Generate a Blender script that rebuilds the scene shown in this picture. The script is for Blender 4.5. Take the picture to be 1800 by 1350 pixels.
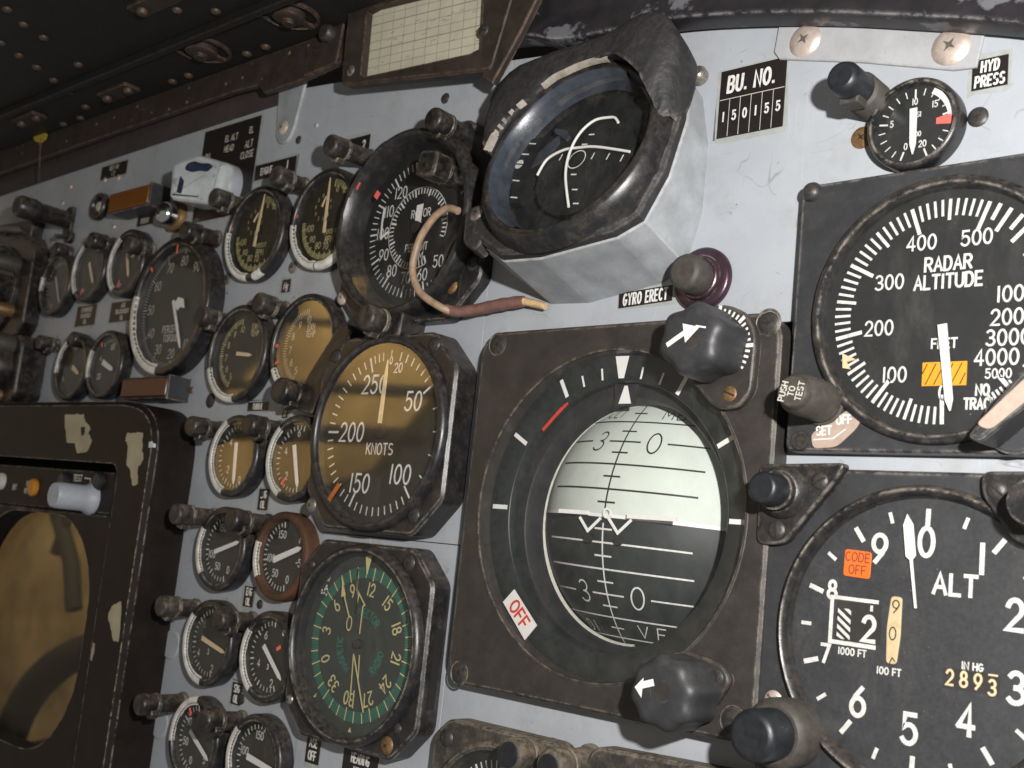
import bpy, math, random
from mathutils import Vector, Matrix

# ------------------------------------------------------------------ scene, camera, light
S = bpy.context.scene
for o in list(bpy.data.objects):
    bpy.data.objects.remove(o)
col = S.collection
S.render.engine = 'CYCLES'
S.cycles.use_denoising = True
S.cycles.max_bounces = 8
S.cycles.transparent_max_bounces = 10
S.cycles.caustics_reflective = False
S.cycles.caustics_refractive = False
S.cycles.sample_clamp_indirect = 3.0
S.render.resolution_x, S.render.resolution_y = 1024, 768
S.view_settings.view_transform = 'Standard'
S.view_settings.look = 'None'
S.view_settings.gamma = 1.0
S.view_settings.exposure = 0.45
S.view_settings.use_curve_mapping = False

MM = 0.001
# the panel is the plane y = 0; x runs along it, z up, the camera stands 0.3 m in front of it
RT = Vector((0.74081015, 0.66381372, 0.10272129))
UP = Vector((0.02466219, -0.17970008, 0.98341225))
FW = Vector((-0.67126157, 0.72598845, 0.14949475))
cam_d = bpy.data.cameras.new('camera')
cam = bpy.data.objects.new('camera', cam_d)
col.objects.link(cam)
cam.matrix_world = Matrix(((RT.x, UP.x, -FW.x, 0), (RT.y, UP.y, -FW.y, -0.3), (RT.z, UP.z, -FW.z, 0), (0, 0, 0, 1)))
cam_d.sensor_width = 36.0
cam_d.lens = 40.41
cam_d.clip_start = 0.02
cam_d.clip_end = 50
cam_d.dof.use_dof = True
cam_d.dof.focus_distance = 0.37
cam_d.dof.aperture_fstop = 26
S.camera = cam

W = bpy.data.worlds.new('World')
S.world = W
W.use_nodes = True
W.node_tree.nodes['Background'].inputs[0].default_value = (1.0, 0.96, 0.90, 1)
W.node_tree.nodes['Background'].inputs[1].default_value = 0.155

def lamp_data(name, kind, energy, color, loc, size=0.006, target=None, sy=None):
    d = bpy.data.lights.new(name, kind)
    d.energy = energy
    d.color = color
    if kind == 'AREA':
        d.shape = 'RECTANGLE'
        d.size = size
        d.size_y = sy or size
    else:
        d.shadow_soft_size = size
    o = bpy.data.objects.new(name, d)
    col.objects.link(o)
    o.location = loc
    if target is not None:
        o.rotation_euler = (Vector(target) - Vector(loc)).to_track_quat('-Z', 'Y').to_euler()
    return o

# the camera's own flash, beside and above the lens
FL = Vector((0, -0.3, 0)) + RT * 0.060 + UP * 0.058
lamp_data('camera_flash', 'POINT', 6.9, (1.0, 0.975, 0.95), FL, 0.006)
# added lamp, aimed only at the stand-in wall that the gauge glasses mirror
lamp_data('reflection_wall_lamp', 'AREA', 44.0, (1.0, 0.84, 0.58), (-2.2, -0.75, 0.9), 1.0, (-2.7, -1.5, -0.1), 0.6)

# ------------------------------------------------------------------ mesh builder (millimetres)
class MB:
    def __init__(s):
        s.v, s.f, s.m, s.cur, s.xf, s.hard = [], [], [], 0, None, False
    def add(s, vs, fs):
        b = len(s.v)
        if s.xf:
            vs = [s.xf(*p) for p in vs]
        s.v += [tuple(p) for p in vs]
        for f in fs:
            s.f.append([i + b for i in f])
            s.m.append(s.cur)
        return s
    def box(s, x0, x1, y0, y1, z0, z1, bev=0.0):
        return s.prism([(x0, y0), (x1, y0), (x1, y1), (x0, y1)], z0, z1, bev)
    def prism(s, poly, z0, z1, bev=0.0, cap0=True):
        n = len(poly)
        s.hard = True
        rings = [[(x, y, z0) for x, y in poly]]
        if bev > 0:
            rings.append([(x, y, z1 - bev) for x, y in poly])
            q = inset(poly, bev * 0.35)
            rings.append([(x, y, z1 - bev * 0.35) for x, y in q])
            q = inset(poly, bev)
            rings.append([(x, y, z1) for x, y in q])
        else:
            rings.append([(x, y, z1) for x, y in poly])
        vs = [p for r in rings for p in r]
        fs = []
        for k in range(len(rings) - 1):
            for i in range(n):
                j = (i + 1) % n
                fs.append([k * n + i, k * n + j, (k + 1) * n + j, (k + 1) * n + i])
        fs.append([(len(rings) - 1) * n + i for i in range(n)])
        if cap0:
            fs.append([i for i in reversed(range(n))])
        return s.add(vs, fs)
    def dome(s, poly, z0, z1, R, cx, cy, steps=6):
        # fluted grip whose top edge is rolled over with radius R
        n = len(poly)
        r = max(math.hypot(x - cx, y - cy) for x, y in poly)
        rings = [[(x, y, z0) for x, y in poly]]
        for i in range(steps + 1):
            a = math.pi / 2 * i / steps
            k = 1 - R * (1 - math.cos(a)) / r
            rings.append([(cx + (x - cx) * k, cy + (y - cy) * k, z1 - R + R * math.sin(a)) for x, y in poly])
        vs = [p for q in rings for p in q]
        fs = [[k * n + i, k * n + (i + 1) % n, (k + 1) * n + (i + 1) % n, (k + 1) * n + i] for k in range(len(rings) - 1) for i in range(n)]
        fs.append([(len(rings) - 1) * n + i for i in range(n)])
        return s.add(vs, fs)
    def holed(s, poly, hr, z0, z1, bev=0.6, cx=0, cy=0, hole=None):
        s.hard = True
        # plate with a round (or given) hole, both outlines sampled on the same rays
        angs = sorted(set([round(math.atan2(y - cy, x - cx), 5) for x, y in poly] + [round(-math.pi + 2 * math.pi * (i + .5) / 72, 5) for i in range(72)]))
        def cast(pl, a):
            dx, dy = math.cos(a), math.sin(a)
            best = 0
            for i in range(len(pl)):
                x0, y0 = pl[i][0] - cx, pl[i][1] - cy
                x1, y1 = pl[(i + 1) % len(pl)][0] - cx, pl[(i + 1) % len(pl)][1] - cy
                ex, ey = x1 - x0, y1 - y0
                den = dx * ey - dy * ex
                if abs(den) < 1e-9:
                    continue
                t = (x0 * ey - y0 * ex) / den
                u = (x0 * dy - y0 * dx) / den
                if t > 0 and -1e-6 <= u <= 1 + 1e-6:
                    best = max(best, t)
            return best
        R, I, H = [], [], []
        pin = inset(poly, bev)
        for a in angs:
            c, n = math.cos(a), math.sin(a)
            R.append((cx + cast(poly, a) * c, cy + cast(poly, a) * n))
            I.append((cx + cast(pin, a) * c, cy + cast(pin, a) * n))
            h = cast(hole, a) if hole else hr
            H.append((cx + h * c, cy + h * n))
        n = len(angs)
        vs = [(x, y, z0) for x, y in R] + [(x, y, z1 - bev) for x, y in R] + [(x, y, z1) for x, y in I] + [(x, y, z1) for x, y in H] + [(x, y, z0) for x, y in H]
        fs = []
        for k in range(4):
            for i in range(n):
                j = (i + 1) % n
                fs.append([k * n + i, k * n + j, (k + 1) * n + j, (k + 1) * n + i])
        return s.add(vs, fs)
    def lathe(s, prof, n=56, cx=0, cy=0, a0=0.0, a1=360.0, flute=None):
        vs, fs = [], []
        full = abs(a1 - a0 - 360) < 1e-6
        m = n if full else n + 1
        for r, z in prof:
            for i in range(m):
                a = math.radians(a0 + (a1 - a0) * i / n)
                q = r
                if flute and flute[0] <= z <= flute[1]:
                    q = r + flute[2] * (1 if i % 2 else -1)
                vs.append((cx + q * math.sin(a), cy + q * math.cos(a), z))
        for k in range(len(prof) - 1):
            for i in range(n):
                j = (i + 1) % m
                fs.append([k * m + i, (k + 1) * m + i, (k + 1) * m + j, k * m + j])
        return s.add(vs, fs)
    def disc(s, r, z, cx=0, cy=0, n=48):
        return s.add([(cx + r * math.cos(2 * math.pi * i / n), cy + r * math.sin(2 * math.pi * i / n), z) for i in range(n)], [list(range(n))])
    def knob(s, prof, n=40, cx=0, cy=0, flute=None):
        s.lathe(prof, n, cx, cy, flute=flute)
        r, z = prof[-1]
        return s.add([(cx + (r + (flute[2] * (1 if i % 2 else -1) if flute and flute[0] <= z <= flute[1] else 0)) * math.sin(2 * math.pi * i / n), cy + (r + (flute[2] * (1 if i % 2 else -1) if flute and flute[0] <= z <= flute[1] else 0)) * math.cos(2 * math.pi * i / n), z) for i in range(n)], [list(reversed(range(n)))])
    def sector(s, r0, r1, a0, a1, z, n=24, cx=0, cy=0):
        vs, fs = [], []
        for i in range(n + 1):
            a = math.radians(a0 + (a1 - a0) * i / n)
            vs += [(cx + r0 * math.sin(a), cy + r0 * math.cos(a), z), (cx + r1 * math.sin(a), cy + r1 * math.cos(a), z)]
        for i in range(n):
            fs.append([2 * i, 2 * i + 1, 2 * i + 3, 2 * i + 2])
        return s.add(vs, fs)
    def tick(s, a, r0, r1, w, z, cx=0, cy=0, w1=None):
        a = math.radians(a)
        dx, dy = math.sin(a), math.cos(a)
        w1 = w if w1 is None else w1
        q = [(r0, -w / 2), (r0, w / 2), (r1, w1 / 2), (r1, -w1 / 2)]
        return s.add([(cx + r * dx + t * dy, cy + r * dy - t * dx, z) for r, t in q], [[0, 1, 2, 3]])
    def poly(s, pts, z):
        return s.add([(x, y, z) for x, y in pts], [list(range(len(pts)))])
    def ribbon(s, pts, w, z, closed=False):
        n = len(pts)
        vs, fs = [], []
        for i in range(n):
            p = pts[i]
            a = pts[i - 1] if (i > 0 or closed) else None
            b = pts[(i + 1) % n] if (i < n - 1 or closed) else None
            ds = []
            for u, v in ((a, p), (p, b)):
                if u is None or v is None:
                    continue
                dx, dy = v[0] - u[0], v[1] - u[1]
                l = math.hypot(dx, dy) or 1
                ds.append((dx / l, dy / l))
            dx, dy = sum(d[0] for d in ds), sum(d[1] for d in ds)
            l = math.hypot(dx, dy)
            if l < 1e-6:
                dx, dy = ds[0]; l = 1
            dx, dy = dx / l, dy / l
            k = 1.0
            if len(ds) == 2:
                k = min(1.7, 1 / max(0.3, dx * ds[0][0] + dy * ds[0][1]))
            e = w / 2 * k
            q = p
            if len(ds) == 1:
                sg = -1 if a is None else 1
                q = (p[0] + sg * dx * w * .35, p[1] + sg * dy * w * .35)
            vs += [(q[0] - dy * e, q[1] + dx * e, z), (q[0] + dy * e, q[1] - dx * e, z)]
        for i in range(n if closed else n - 1):
            j = (i + 1) % n
            fs.append([2 * i, 2 * i + 1, 2 * j + 1, 2 * j])
        return s.add(vs, fs)
    def tube(s, pts, r, n=10, radii=None):
        P = [Vector(p) for p in pts]
        vs, fs = [], []
        nrm = None
        for i, p in enumerate(P):
            d = (P[min(i + 1, len(P) - 1)] - P[max(i - 1, 0)]).normalized()
            if nrm is None:
                nrm = d.orthogonal().normalized()
            nrm = (nrm - d * nrm.dot(d)).normalized()
            bn = d.cross(nrm)
            rr = radii[i] if radii else r
            for k in range(n):
                a = 2 * math.pi * k / n
                vs.append(tuple(p + (nrm * math.cos(a) + bn * math.sin(a)) * rr))
        for i in range(len(P) - 1):
            for k in range(n):
                l = (k + 1) % n
                fs.append([i * n + k, i * n + l, (i + 1) * n + l, (i + 1) * n + k])
        fs.append(list(reversed(range(n))))
        fs.append([(len(P) - 1) * n + k for k in range(n)])
        return s.add(vs, fs)

def inset(poly, d):
    n = len(poly)
    ar = sum(poly[i][0] * poly[(i + 1) % n][1] - poly[(i + 1) % n][0] * poly[i][1] for i in range(n))
    sg = 1 if ar > 0 else -1
    out = []
    for i in range(n):
        p, a, b = poly[i], poly[i - 1], poly[(i + 1) % n]
        def nr(u, v):
            dx, dy = v[0] - u[0], v[1] - u[1]
            l = math.hypot(dx, dy) or 1
            return (-dy / l * sg, dx / l * sg)
        n1, n2 = nr(a, p), nr(p, b)
        mx, my = n1[0] + n2[0], n1[1] + n2[1]
        l = math.hypot(mx, my) or 1
        mx, my = mx / l, my / l
        k = d / max(.4, mx * n1[0] + my * n1[1])
        out.append((p[0] + mx * k, p[1] + my * k))
    return out

def rrect(x0, x1, y0, y1, r, n=6):
    out = []
    for cx, cy, a in ((x1 - r, y0 + r, -90), (x1 - r, y1 - r, 0), (x0 + r, y1 - r, 90), (x0 + r, y0 + r, 180)):
        for i in range(n + 1):
            t = math.radians(a + 90 * i / n)
            out.append((cx + r * math.cos(t), cy + r * math.sin(t)))
    return out

def roundpoly(pts, r, n=4):
    out = []
    m = len(pts)
    for i in range(m):
        p, a, b = Vector(pts[i]), Vector(pts[i - 1]), Vector(pts[(i + 1) % m])
        u, v = (a - p), (b - p)
        d = min(r, u.length * .45, v.length * .45)
        s0, s1 = p + u.normalized() * d, p + v.normalized() * d
        for k in range(n + 1):
            t = k / n
            q = s0 * (1 - t) ** 2 + p * 2 * t * (1 - t) + s1 * t * t
            out.append((q.x, q.y))
    return out

def octagon(hw, hh, c):
    return [(-hw + c, -hh), (hw - c, -hh), (hw, -hh + c), (hw, hh - c), (hw - c, hh), (-hw + c, hh), (-hw, hh - c), (-hw, -hh + c)]

def spline(pts, n=6):
    out = []
    P = [Vector(p) for p in pts]
    for i in range(len(P) - 1):
        p0, p1, p2, p3 = P[max(i - 1, 0)], P[i], P[i + 1], P[min(i + 2, len(P) - 1)]
        for k in range(n):
            t = k / n
            out.append(tuple(0.5 * ((2 * p1) + (p2 - p0) * t + (2 * p0 - 5 * p1 + 4 * p2 - p3) * t * t + (3 * p1 - p0 - 3 * p2 + p3) * t ** 3)))
    out.append(tuple(P[-1]))
    return out

def obj(name, mb, mats, parent=None, smooth=None, data=None):
    if data is None:
        if smooth is None:
            smooth = 25 if mb.hard else 48
        me = bpy.data.meshes.new(name)
        me.from_pydata([(x * MM, y * MM, z * MM) for x, y, z in mb.v], [], mb.f)
        ms = mats if isinstance(mats, (list, tuple)) else [mats]
        for m in ms:
            me.materials.append(M[m])
        me.polygons.foreach_set('material_index', mb.m)
        me.polygons.foreach_set('use_smooth', [True] * len(me.polygons))
        me.set_sharp_from_angle(angle=math.radians(smooth))
        me.update()
    else:
        me = data
    o = bpy.data.objects.new(name, me)
    col.objects.link(o)
    if parent:
        o.parent = parent
    return o

FRONT = (math.pi / 2, 0, 0)          # local x along the panel, local y up, local z out of it
def thing(name, label, cat, x, z, h=0, group=None, rot=None, kind=None):
    o = bpy.data.objects.new(name, None)
    col.objects.link(o)
    o.empty_display_size = .005
    o.location = (x * MM, -h * MM, z * MM)
    o.rotation_euler = rot or FRONT
    if label:
        o['label'] = label
    if cat:
        o['category'] = cat
    if group:
        o['group'] = group
    if kind:
        o['kind'] = kind
    return o

# ------------------------------------------------------------------ engraved stroke lettering (4 x 6 grid)
def E(cx, cy, rx, ry, a0, a1, n=14):
    return [(cx + rx * math.cos(math.radians(a0 + (a1 - a0) * i / n)), cy + ry * math.sin(math.radians(a0 + (a1 - a0) * i / n))) for i in range(n + 1)]
G = {
 '0': (4, [('c', E(2, 3, 1.9, 3, 90, 430, 20)[:-1] + [])]),
 '1': (1.2, [[(.6, 0), (.6, 6)]]),
 '2': (4, [E(2, 4.2, 1.8, 1.8, 165, -40, 12) + [(.1, 0), (3.9, 0)]]),
 '3': (4, [E(1.9, 4.5, 1.7, 1.5, 150, -95, 10), E(1.9, 1.55, 2, 1.5, 95, -150, 12)]),
 '4': (4, [[(2.9, 0), (2.9, 6), (0, 1.7)], [(0, 1.7), (4, 1.7)]]),
 '5': (4, [[(3.6, 6), (.7, 6), (.4, 3.2)] + E(1.85, 1.95, 2, 1.95, 125, -150, 12)]),
 '6': (4, [('c', E(2, 1.9, 1.9, 1.9, 0, 360, 18)[:-1]), [(3.1, 6), (1.2, 4.1), (.25, 2.5)]]),
 '7': (4, [[(.1, 6), (3.9, 6), (1.5, 0)]]),
 '8': (4, [('c', E(2, 4.5, 1.5, 1.5, 0, 360, 16)[:-1]), ('c', E(2, 1.5, 1.95, 1.5, 0, 360, 16)[:-1])]),
 '9': (4, [('c', E(2, 4.1, 1.9, 1.9, 0, 360, 18)[:-1]), [(.9, 0), (2.8, 1.9), (3.75, 3.5)]]),
 'A': (4, [[(0, 0), (2, 6), (4, 0)], [(.7, 2), (3.3, 2)]]),
 'B': (3.8, [[(0, 0), (0, 6)], [(0, 6)] + E(2.2, 4.55, 1.4, 1.45, 90, -90, 8) + [(0, 3.1)], [(1.8, 3.1)] + E(2.3, 1.55, 1.5, 1.55, 90, -90, 8) + [(0, 0)]]),
 'C': (3.8, [E(2.1, 3, 2, 3, 50, 310, 16)]),
 'D': (3.8, [('c', [(0, 0), (0, 6)] + E(1.6, 3, 2.1, 3, 90, -90, 12))]),
 'E': (3.2, [[(3.2, 6), (0, 6), (0, 0), (3.2, 0)], [(0, 3), (2.7, 3)]]),
 'F': (3.2, [[(3.2, 6), (0, 6), (0, 0)], [(0, 3), (2.7, 3)]]),
 'G': (4, [E(2.1, 3, 2, 3, 50, 340, 16) + [(4, 2.6), (2.3, 2.6)]]),
 'H': (3.8, [[(0, 0), (0, 6)], [(3.8, 0), (3.8, 6)], [(0, 3), (3.8, 3)]]),
 'I': (.8, [[(.4, 0), (.4, 6)]]),
 'K': (3.6, [[(0, 0), (0, 6)], [(3.5, 6), (.2, 2.6)], [(1.2, 3.6), (3.7, 0)]]),
 'L': (3, [[(0, 6), (0, 0), (3, 0)]]),
 'M': (4.6, [[(0, 0), (0, 6), (2.3, 2), (4.6, 6), (4.6, 0)]]),
 'N': (3.9, [[(0, 0), (0, 6), (3.9, 0), (3.9, 6)]]),
 'O': (4.2, [('c', E(2.1, 3, 2.1, 3, 0, 360, 22)[:-1])]),
 'P': (3.6, [[(0, 0), (0, 6)], [(0, 6)] + E(2, 4.4, 1.6, 1.6, 90, -90, 8) + [(0, 2.8)]]),
 'R': (3.7, [[(0, 0), (0, 6)], [(0, 6)] + E(2, 4.5, 1.6, 1.5, 90, -90, 8) + [(.1, 3)], [(1.7, 3), (3.7, 0)]]),
 'S': (3.7, [E(1.9, 4.5, 1.7, 1.5, 40, 270, 10) + E(1.85, 1.5, 1.85, 1.5, 90, -140, 10)]),
 'T': (3.8, [[(0, 6), (3.8, 6)], [(1.9, 6), (1.9, 0)]]),
 'U': (3.8, [[(0, 6)] + E(1.9, 1.9, 1.9, 1.9, 180, 360, 10) + [(3.8, 6)]]),
 'V': (4, [[(0, 6), (2, 0), (4, 6)]]),
 'X': (4, [[(0, 0), (4, 6)], [(0, 6), (4, 0)]]),
 'Y': (4, [[(0, 6), (2, 3), (4, 6)], [(2, 3), (2, 0)]]),
 'Q': (4.2, [('c', E(2.1, 3, 2.1, 3, 0, 360, 22)[:-1]), [(2.6, 1.4), (4.2, -.3)]]),
 'J': (3, [[(3, 6)] + E(1.5, 1.5, 1.5, 1.5, 0, -180, 8)]),
 'W': (5, [[(0, 6), (1.3, 0), (2.5, 4.5), (3.7, 0), (5, 6)]]),
 'Z': (3.8, [[(0, 6), (3.8, 6), (0, 0), (3.8, 0)]]),
 'g': (3.4, [('c', E(1.6, 2.2, 1.5, 1.7, 0, 360, 14)[:-1]), [(3.2, 4), (3.2, -.6)] + E(1.7, -.6, 1.5, 1.3, 0, -140, 8)]),
 '.': (.8, [[(.2, .3), (.6, .3)]]),
 '-': (2.4, [[(0, 3), (2.4, 3)]]),
 ' ': (1.6, []),
}
G['0'] = (4, [('c', E(2, 3, 1.9, 3, 0, 360, 22)[:-1])])
def text_w(t, h, k=1.0, gap=1.5):
    return (sum(G[c][0] for c in t) + gap * (len(t) - 1)) * h / 6 * k
def text(mb, t, x, y, h, w, z, k=1.0, rot=0.0, slant=0.0, gap=1.5, center=True):
    s = h / 6
    tw = text_w(t, h, k, gap)
    px = -tw / 2 if center else 0
    a = math.radians(rot)
    ca, sa = math.cos(a), math.sin(a)
    for ch in t:
        wd, strokes = G[ch]
        for q, st in enumerate(strokes):
            closed = isinstance(st, tuple)
            pts = st[1] if closed else st
            loc = []
            for gx, gy in pts:
                u = px + gx * s * k + slant * gy * s
                v = (gy - 3) * s
                loc.append((x + u * ca + v * sa, y - u * sa + v * ca))
            mb.ribbon(loc, w, z + q * .012, closed)
        px += (wd + gap) * s * k
    return mb
def text_arc(mb, t, r, a, h, w, z, k=1.0, gap=1.5, inward=False):
    # letters set round a circle, centred on angle a (clockwise from the top)
    tw = text_w(t, h, k, gap)
    px = -tw / 2
    for ch in t:
        wd = G[ch][0] * h / 6 * k
        m = px + wd / 2
        aa = a + math.degrees(m / r) * (-1 if inward else 1)
        ra = math.radians(aa)
        text(mb, ch, r * math.sin(ra), r * math.cos(ra), h, w, z, k, aa + (180 if inward else 0), gap=gap)
        px += wd + gap * h / 6 * k
    return mb
# ------------------------------------------------------------------ materials
M = {}
def nodes(name):
    m = bpy.data.materials.new(name)
    m.use_nodes = True
    nt = m.node_tree
    b = nt.nodes['Principled BSDF']
    def nd(t, **kw):
        n = nt.nodes.new(t)
        for k, v in kw.items():
            if isinstance(k, str) and hasattr(n, k):
                setattr(n, k, v)
        return n
    return m, nt, b, nd
def ramp(nt, src, lo, hi):
    r = nt.nodes.new('ShaderNodeMapRange')
    r.inputs[1].default_value = lo
    r.inputs[2].default_value = hi
    nt.links.new(src, r.inputs[0])
    return r.outputs[0]
def math_n(nt, op, a, b):
    n = nt.nodes.new('ShaderNodeMath')
    n.operation = op
    n.use_clamp = True
    for i, v in enumerate((a, b)):
        if isinstance(v, (int, float)):
            n.inputs[i].default_value = v
        else:
            nt.links.new(v, n.inputs[i])
    return n.outputs[0]
def mixc(nt, fac, a, b):
    n = nt.nodes.new('ShaderNodeMix')
    n.data_type = 'RGBA'
    for i, v in ((0, fac), (6, a), (7, b)):
        if isinstance(v, (int, float)):
            n.inputs[i].default_value = v
        elif isinstance(v, tuple):
            n.inputs[i].default_value = (*v, 1)
        else:
            nt.links.new(v, n.inputs[i])
    return n.outputs[2]
def noise(nt, scale, detail=4, rough=.6, stretch=None):
    g = nt.nodes.new('ShaderNodeNewGeometry')
    n = nt.nodes.new('ShaderNodeTexNoise')
    n.inputs['Scale'].default_value = scale
    n.inputs['Detail'].default_value = detail
    n.inputs['Roughness'].default_value = rough
    src = g.outputs['Position']
    if stretch:
        mp = nt.nodes.new('ShaderNodeMapping')
        mp.inputs['Scale'].default_value = stretch
        nt.links.new(src, mp.inputs[0])
        src = mp.outputs[0]
    nt.links.new(src, n.inputs['Vector'])
    return n.outputs['Fac']
def bump(nt, b, src, strength, dist=.0002):
    n = nt.nodes.new('ShaderNodeBump')
    n.inputs['Strength'].default_value = strength
    n.inputs['Distance'].default_value = dist
    nt.links.new(src, n.inputs['Height'])
    nt.links.new(n.outputs[0], b.inputs['Normal'])
def paint(name, c, rough=.55, var=.25, dust=0.0, dustc=(.20, .155, .115), wear=0.0, wearc=(.42, .38, .33), spots=0.0, spotc=None, metal=0.0, bmp=.25, bscale=2500, spec=.5, wr=.0012, bd=.0002, ss=340):
    m, nt, b, nd = nodes(name)
    n1 = noise(nt, 90, 5)
    n2 = noise(nt, 900, 3)
    lo = tuple(v * (1 - var) for v in c)
    hi = tuple(min(1, v * (1 + var)) for v in c)
    cc = mixc(nt, ramp(nt, n1, .3, .7), lo, hi)
    cc = mixc(nt, math_n(nt, 'MULTIPLY', ramp(nt, n2, .45, .75), var), cc, tuple(v * .6 for v in c))
    rf = rough
    if spots:
        sp = math_n(nt, 'MULTIPLY', ramp(nt, noise(nt, ss, 4, .65), .58 if ss < 200 else .66, .63 if ss < 200 else .70), spots)
        cc = mixc(nt, sp, cc, spotc or wearc)
    if dust:
        g = nt.nodes.new('ShaderNodeNewGeometry')
        sx = nt.nodes.new('ShaderNodeSeparateXYZ')
        nt.links.new(g.outputs['Normal'], sx.inputs[0])
        upn = ramp(nt, sx.outputs['Z'], .0, .95)
        d = math_n(nt, 'ADD', math_n(nt, 'MULTIPLY', upn, .75), math_n(nt, 'MULTIPLY', ramp(nt, noise(nt, 160, 6, .7), .42, .72), .6))
        d = math_n(nt, 'ADD', d, math_n(nt, 'MULTIPLY', ramp(nt, noise(nt, 1700, 2, .6), .62, .72), .35))
        d = math_n(nt, 'MULTIPLY', math_n(nt, 'MULTIPLY', d, ramp(nt, noise(nt, 420, 5, .75), .36, .66)), dust)
        cc = mixc(nt, d, cc, dustc)
        rr = nt.nodes.new('ShaderNodeMapRange')
        rr.inputs[3].default_value = rough
        rr.inputs[4].default_value = .95
        nt.links.new(d, rr.inputs[0])
        nt.links.new(rr.outputs[0], b.inputs['Roughness'])
    else:
        b.inputs['Roughness'].default_value = rf
    if wear:
        bv = nt.nodes.new('ShaderNodeBevel')
        bv.samples = 4
        bv.inputs['Radius'].default_value = wr
        g = nt.nodes.new('ShaderNodeNewGeometry')
        dt = nt.nodes.new('ShaderNodeVectorMath')
        dt.operation = 'DOT_PRODUCT'
        nt.links.new(bv.outputs[0], dt.inputs[0])
        nt.links.new(g.outputs['Normal'], dt.inputs[1])
        ed = ramp(nt, dt.outputs['Value'], .985, .90)
        ed = math_n(nt, 'MULTIPLY', math_n(nt, 'MULTIPLY', ed, ramp(nt, noise(nt, 230, 6, .75), .43, .58)), wear)
        cc = mixc(nt, ed, cc, wearc)
    nt.links.new(cc, b.inputs['Base Color'])
    b.inputs['Metallic'].default_value = metal
    b.inputs['Specular IOR Level'].default_value = spec
    if bmp:
        bump(nt, b, noise(nt, bscale, 3), bmp, bd)
    M[name] = m
    return m

def panel_paint():
    m, nt, b, nd = nodes('panel_paint')
    c = mixc(nt, ramp(nt, noise(nt, 22, 6, .65), .3, .7), (.335, .358, .388), (.402, .424, .452))
    # brown grime in smears, thin scuffs, and dark pin specks
    g = math_n(nt, 'MULTIPLY', ramp(nt, noise(nt, 48, 7, .7), .52, .78), .50)
    c = mixc(nt, g, c, (.245, .235, .205))
    s = math_n(nt, 'MULTIPLY', ramp(nt, noise(nt, 60, 6, .8, (1, 1, 9)), .64, .74), .35)
    c = mixc(nt, s, c, (.22, .225, .225))
    f = math_n(nt, 'MULTIPLY', ramp(nt, noise(nt, 1400, 2), .60, .75), .25)
    c = mixc(nt, f, c, (.24, .25, .26))
    for sc_, st, amt, cc_ in ((30, (1, 1, 5), .8, (.20, .20, .195)), (26, (6, 1, 1), .7, (.52, .53, .55)), (18, (3, 1, 2), .6, (.21, .205, .19))):
        nn = noise(nt, sc_, 2, .4, st)
        df = nt.nodes.new('ShaderNodeMath')
        df.operation = 'SUBTRACT'
        nt.links.new(nn, df.inputs[0])
        df.inputs[1].default_value = .5
        ab = nt.nodes.new('ShaderNodeMath')
        ab.operation = 'ABSOLUTE'
        nt.links.new(df.outputs[0], ab.inputs[0])
        ln = math_n(nt, 'MULTIPLY', ramp(nt, ab.outputs[0], .0045, .001), math_n(nt, 'MULTIPLY', ramp(nt, noise(nt, 40 + sc_, 3), .54, .64), amt))
        c = mixc(nt, ln, c, cc_)
    st_ = math_n(nt, 'MULTIPLY', ramp(nt, noise(nt, 15, 8, .75), .54, .72), .55)
    c = mixc(nt, st_, c, (.285, .280, .262))
    geo = nt.nodes.new('ShaderNodeNewGeometry')
    v = nt.nodes.new('ShaderNodeTexVoronoi')
    v.inputs['Scale'].default_value = 105
    nt.links.new(geo.outputs['Position'], v.inputs['Vector'])
    sp = math_n(nt, 'MULTIPLY', ramp(nt, v.outputs['Distance'], .085, .05), ramp(nt, noise(nt, 70, 2), .50, .56))
    c = mixc(nt, sp, c, (.05, .045, .04))
    nt.links.new(c, b.inputs['Base Color'])
    b.inputs['Roughness'].default_value = .48
    b.inputs['Specular IOR Level'].default_value = .4
    bump(nt, b, noise(nt, 1700, 3), .22, .00015)
    M['panel_paint'] = m
panel_paint()

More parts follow.
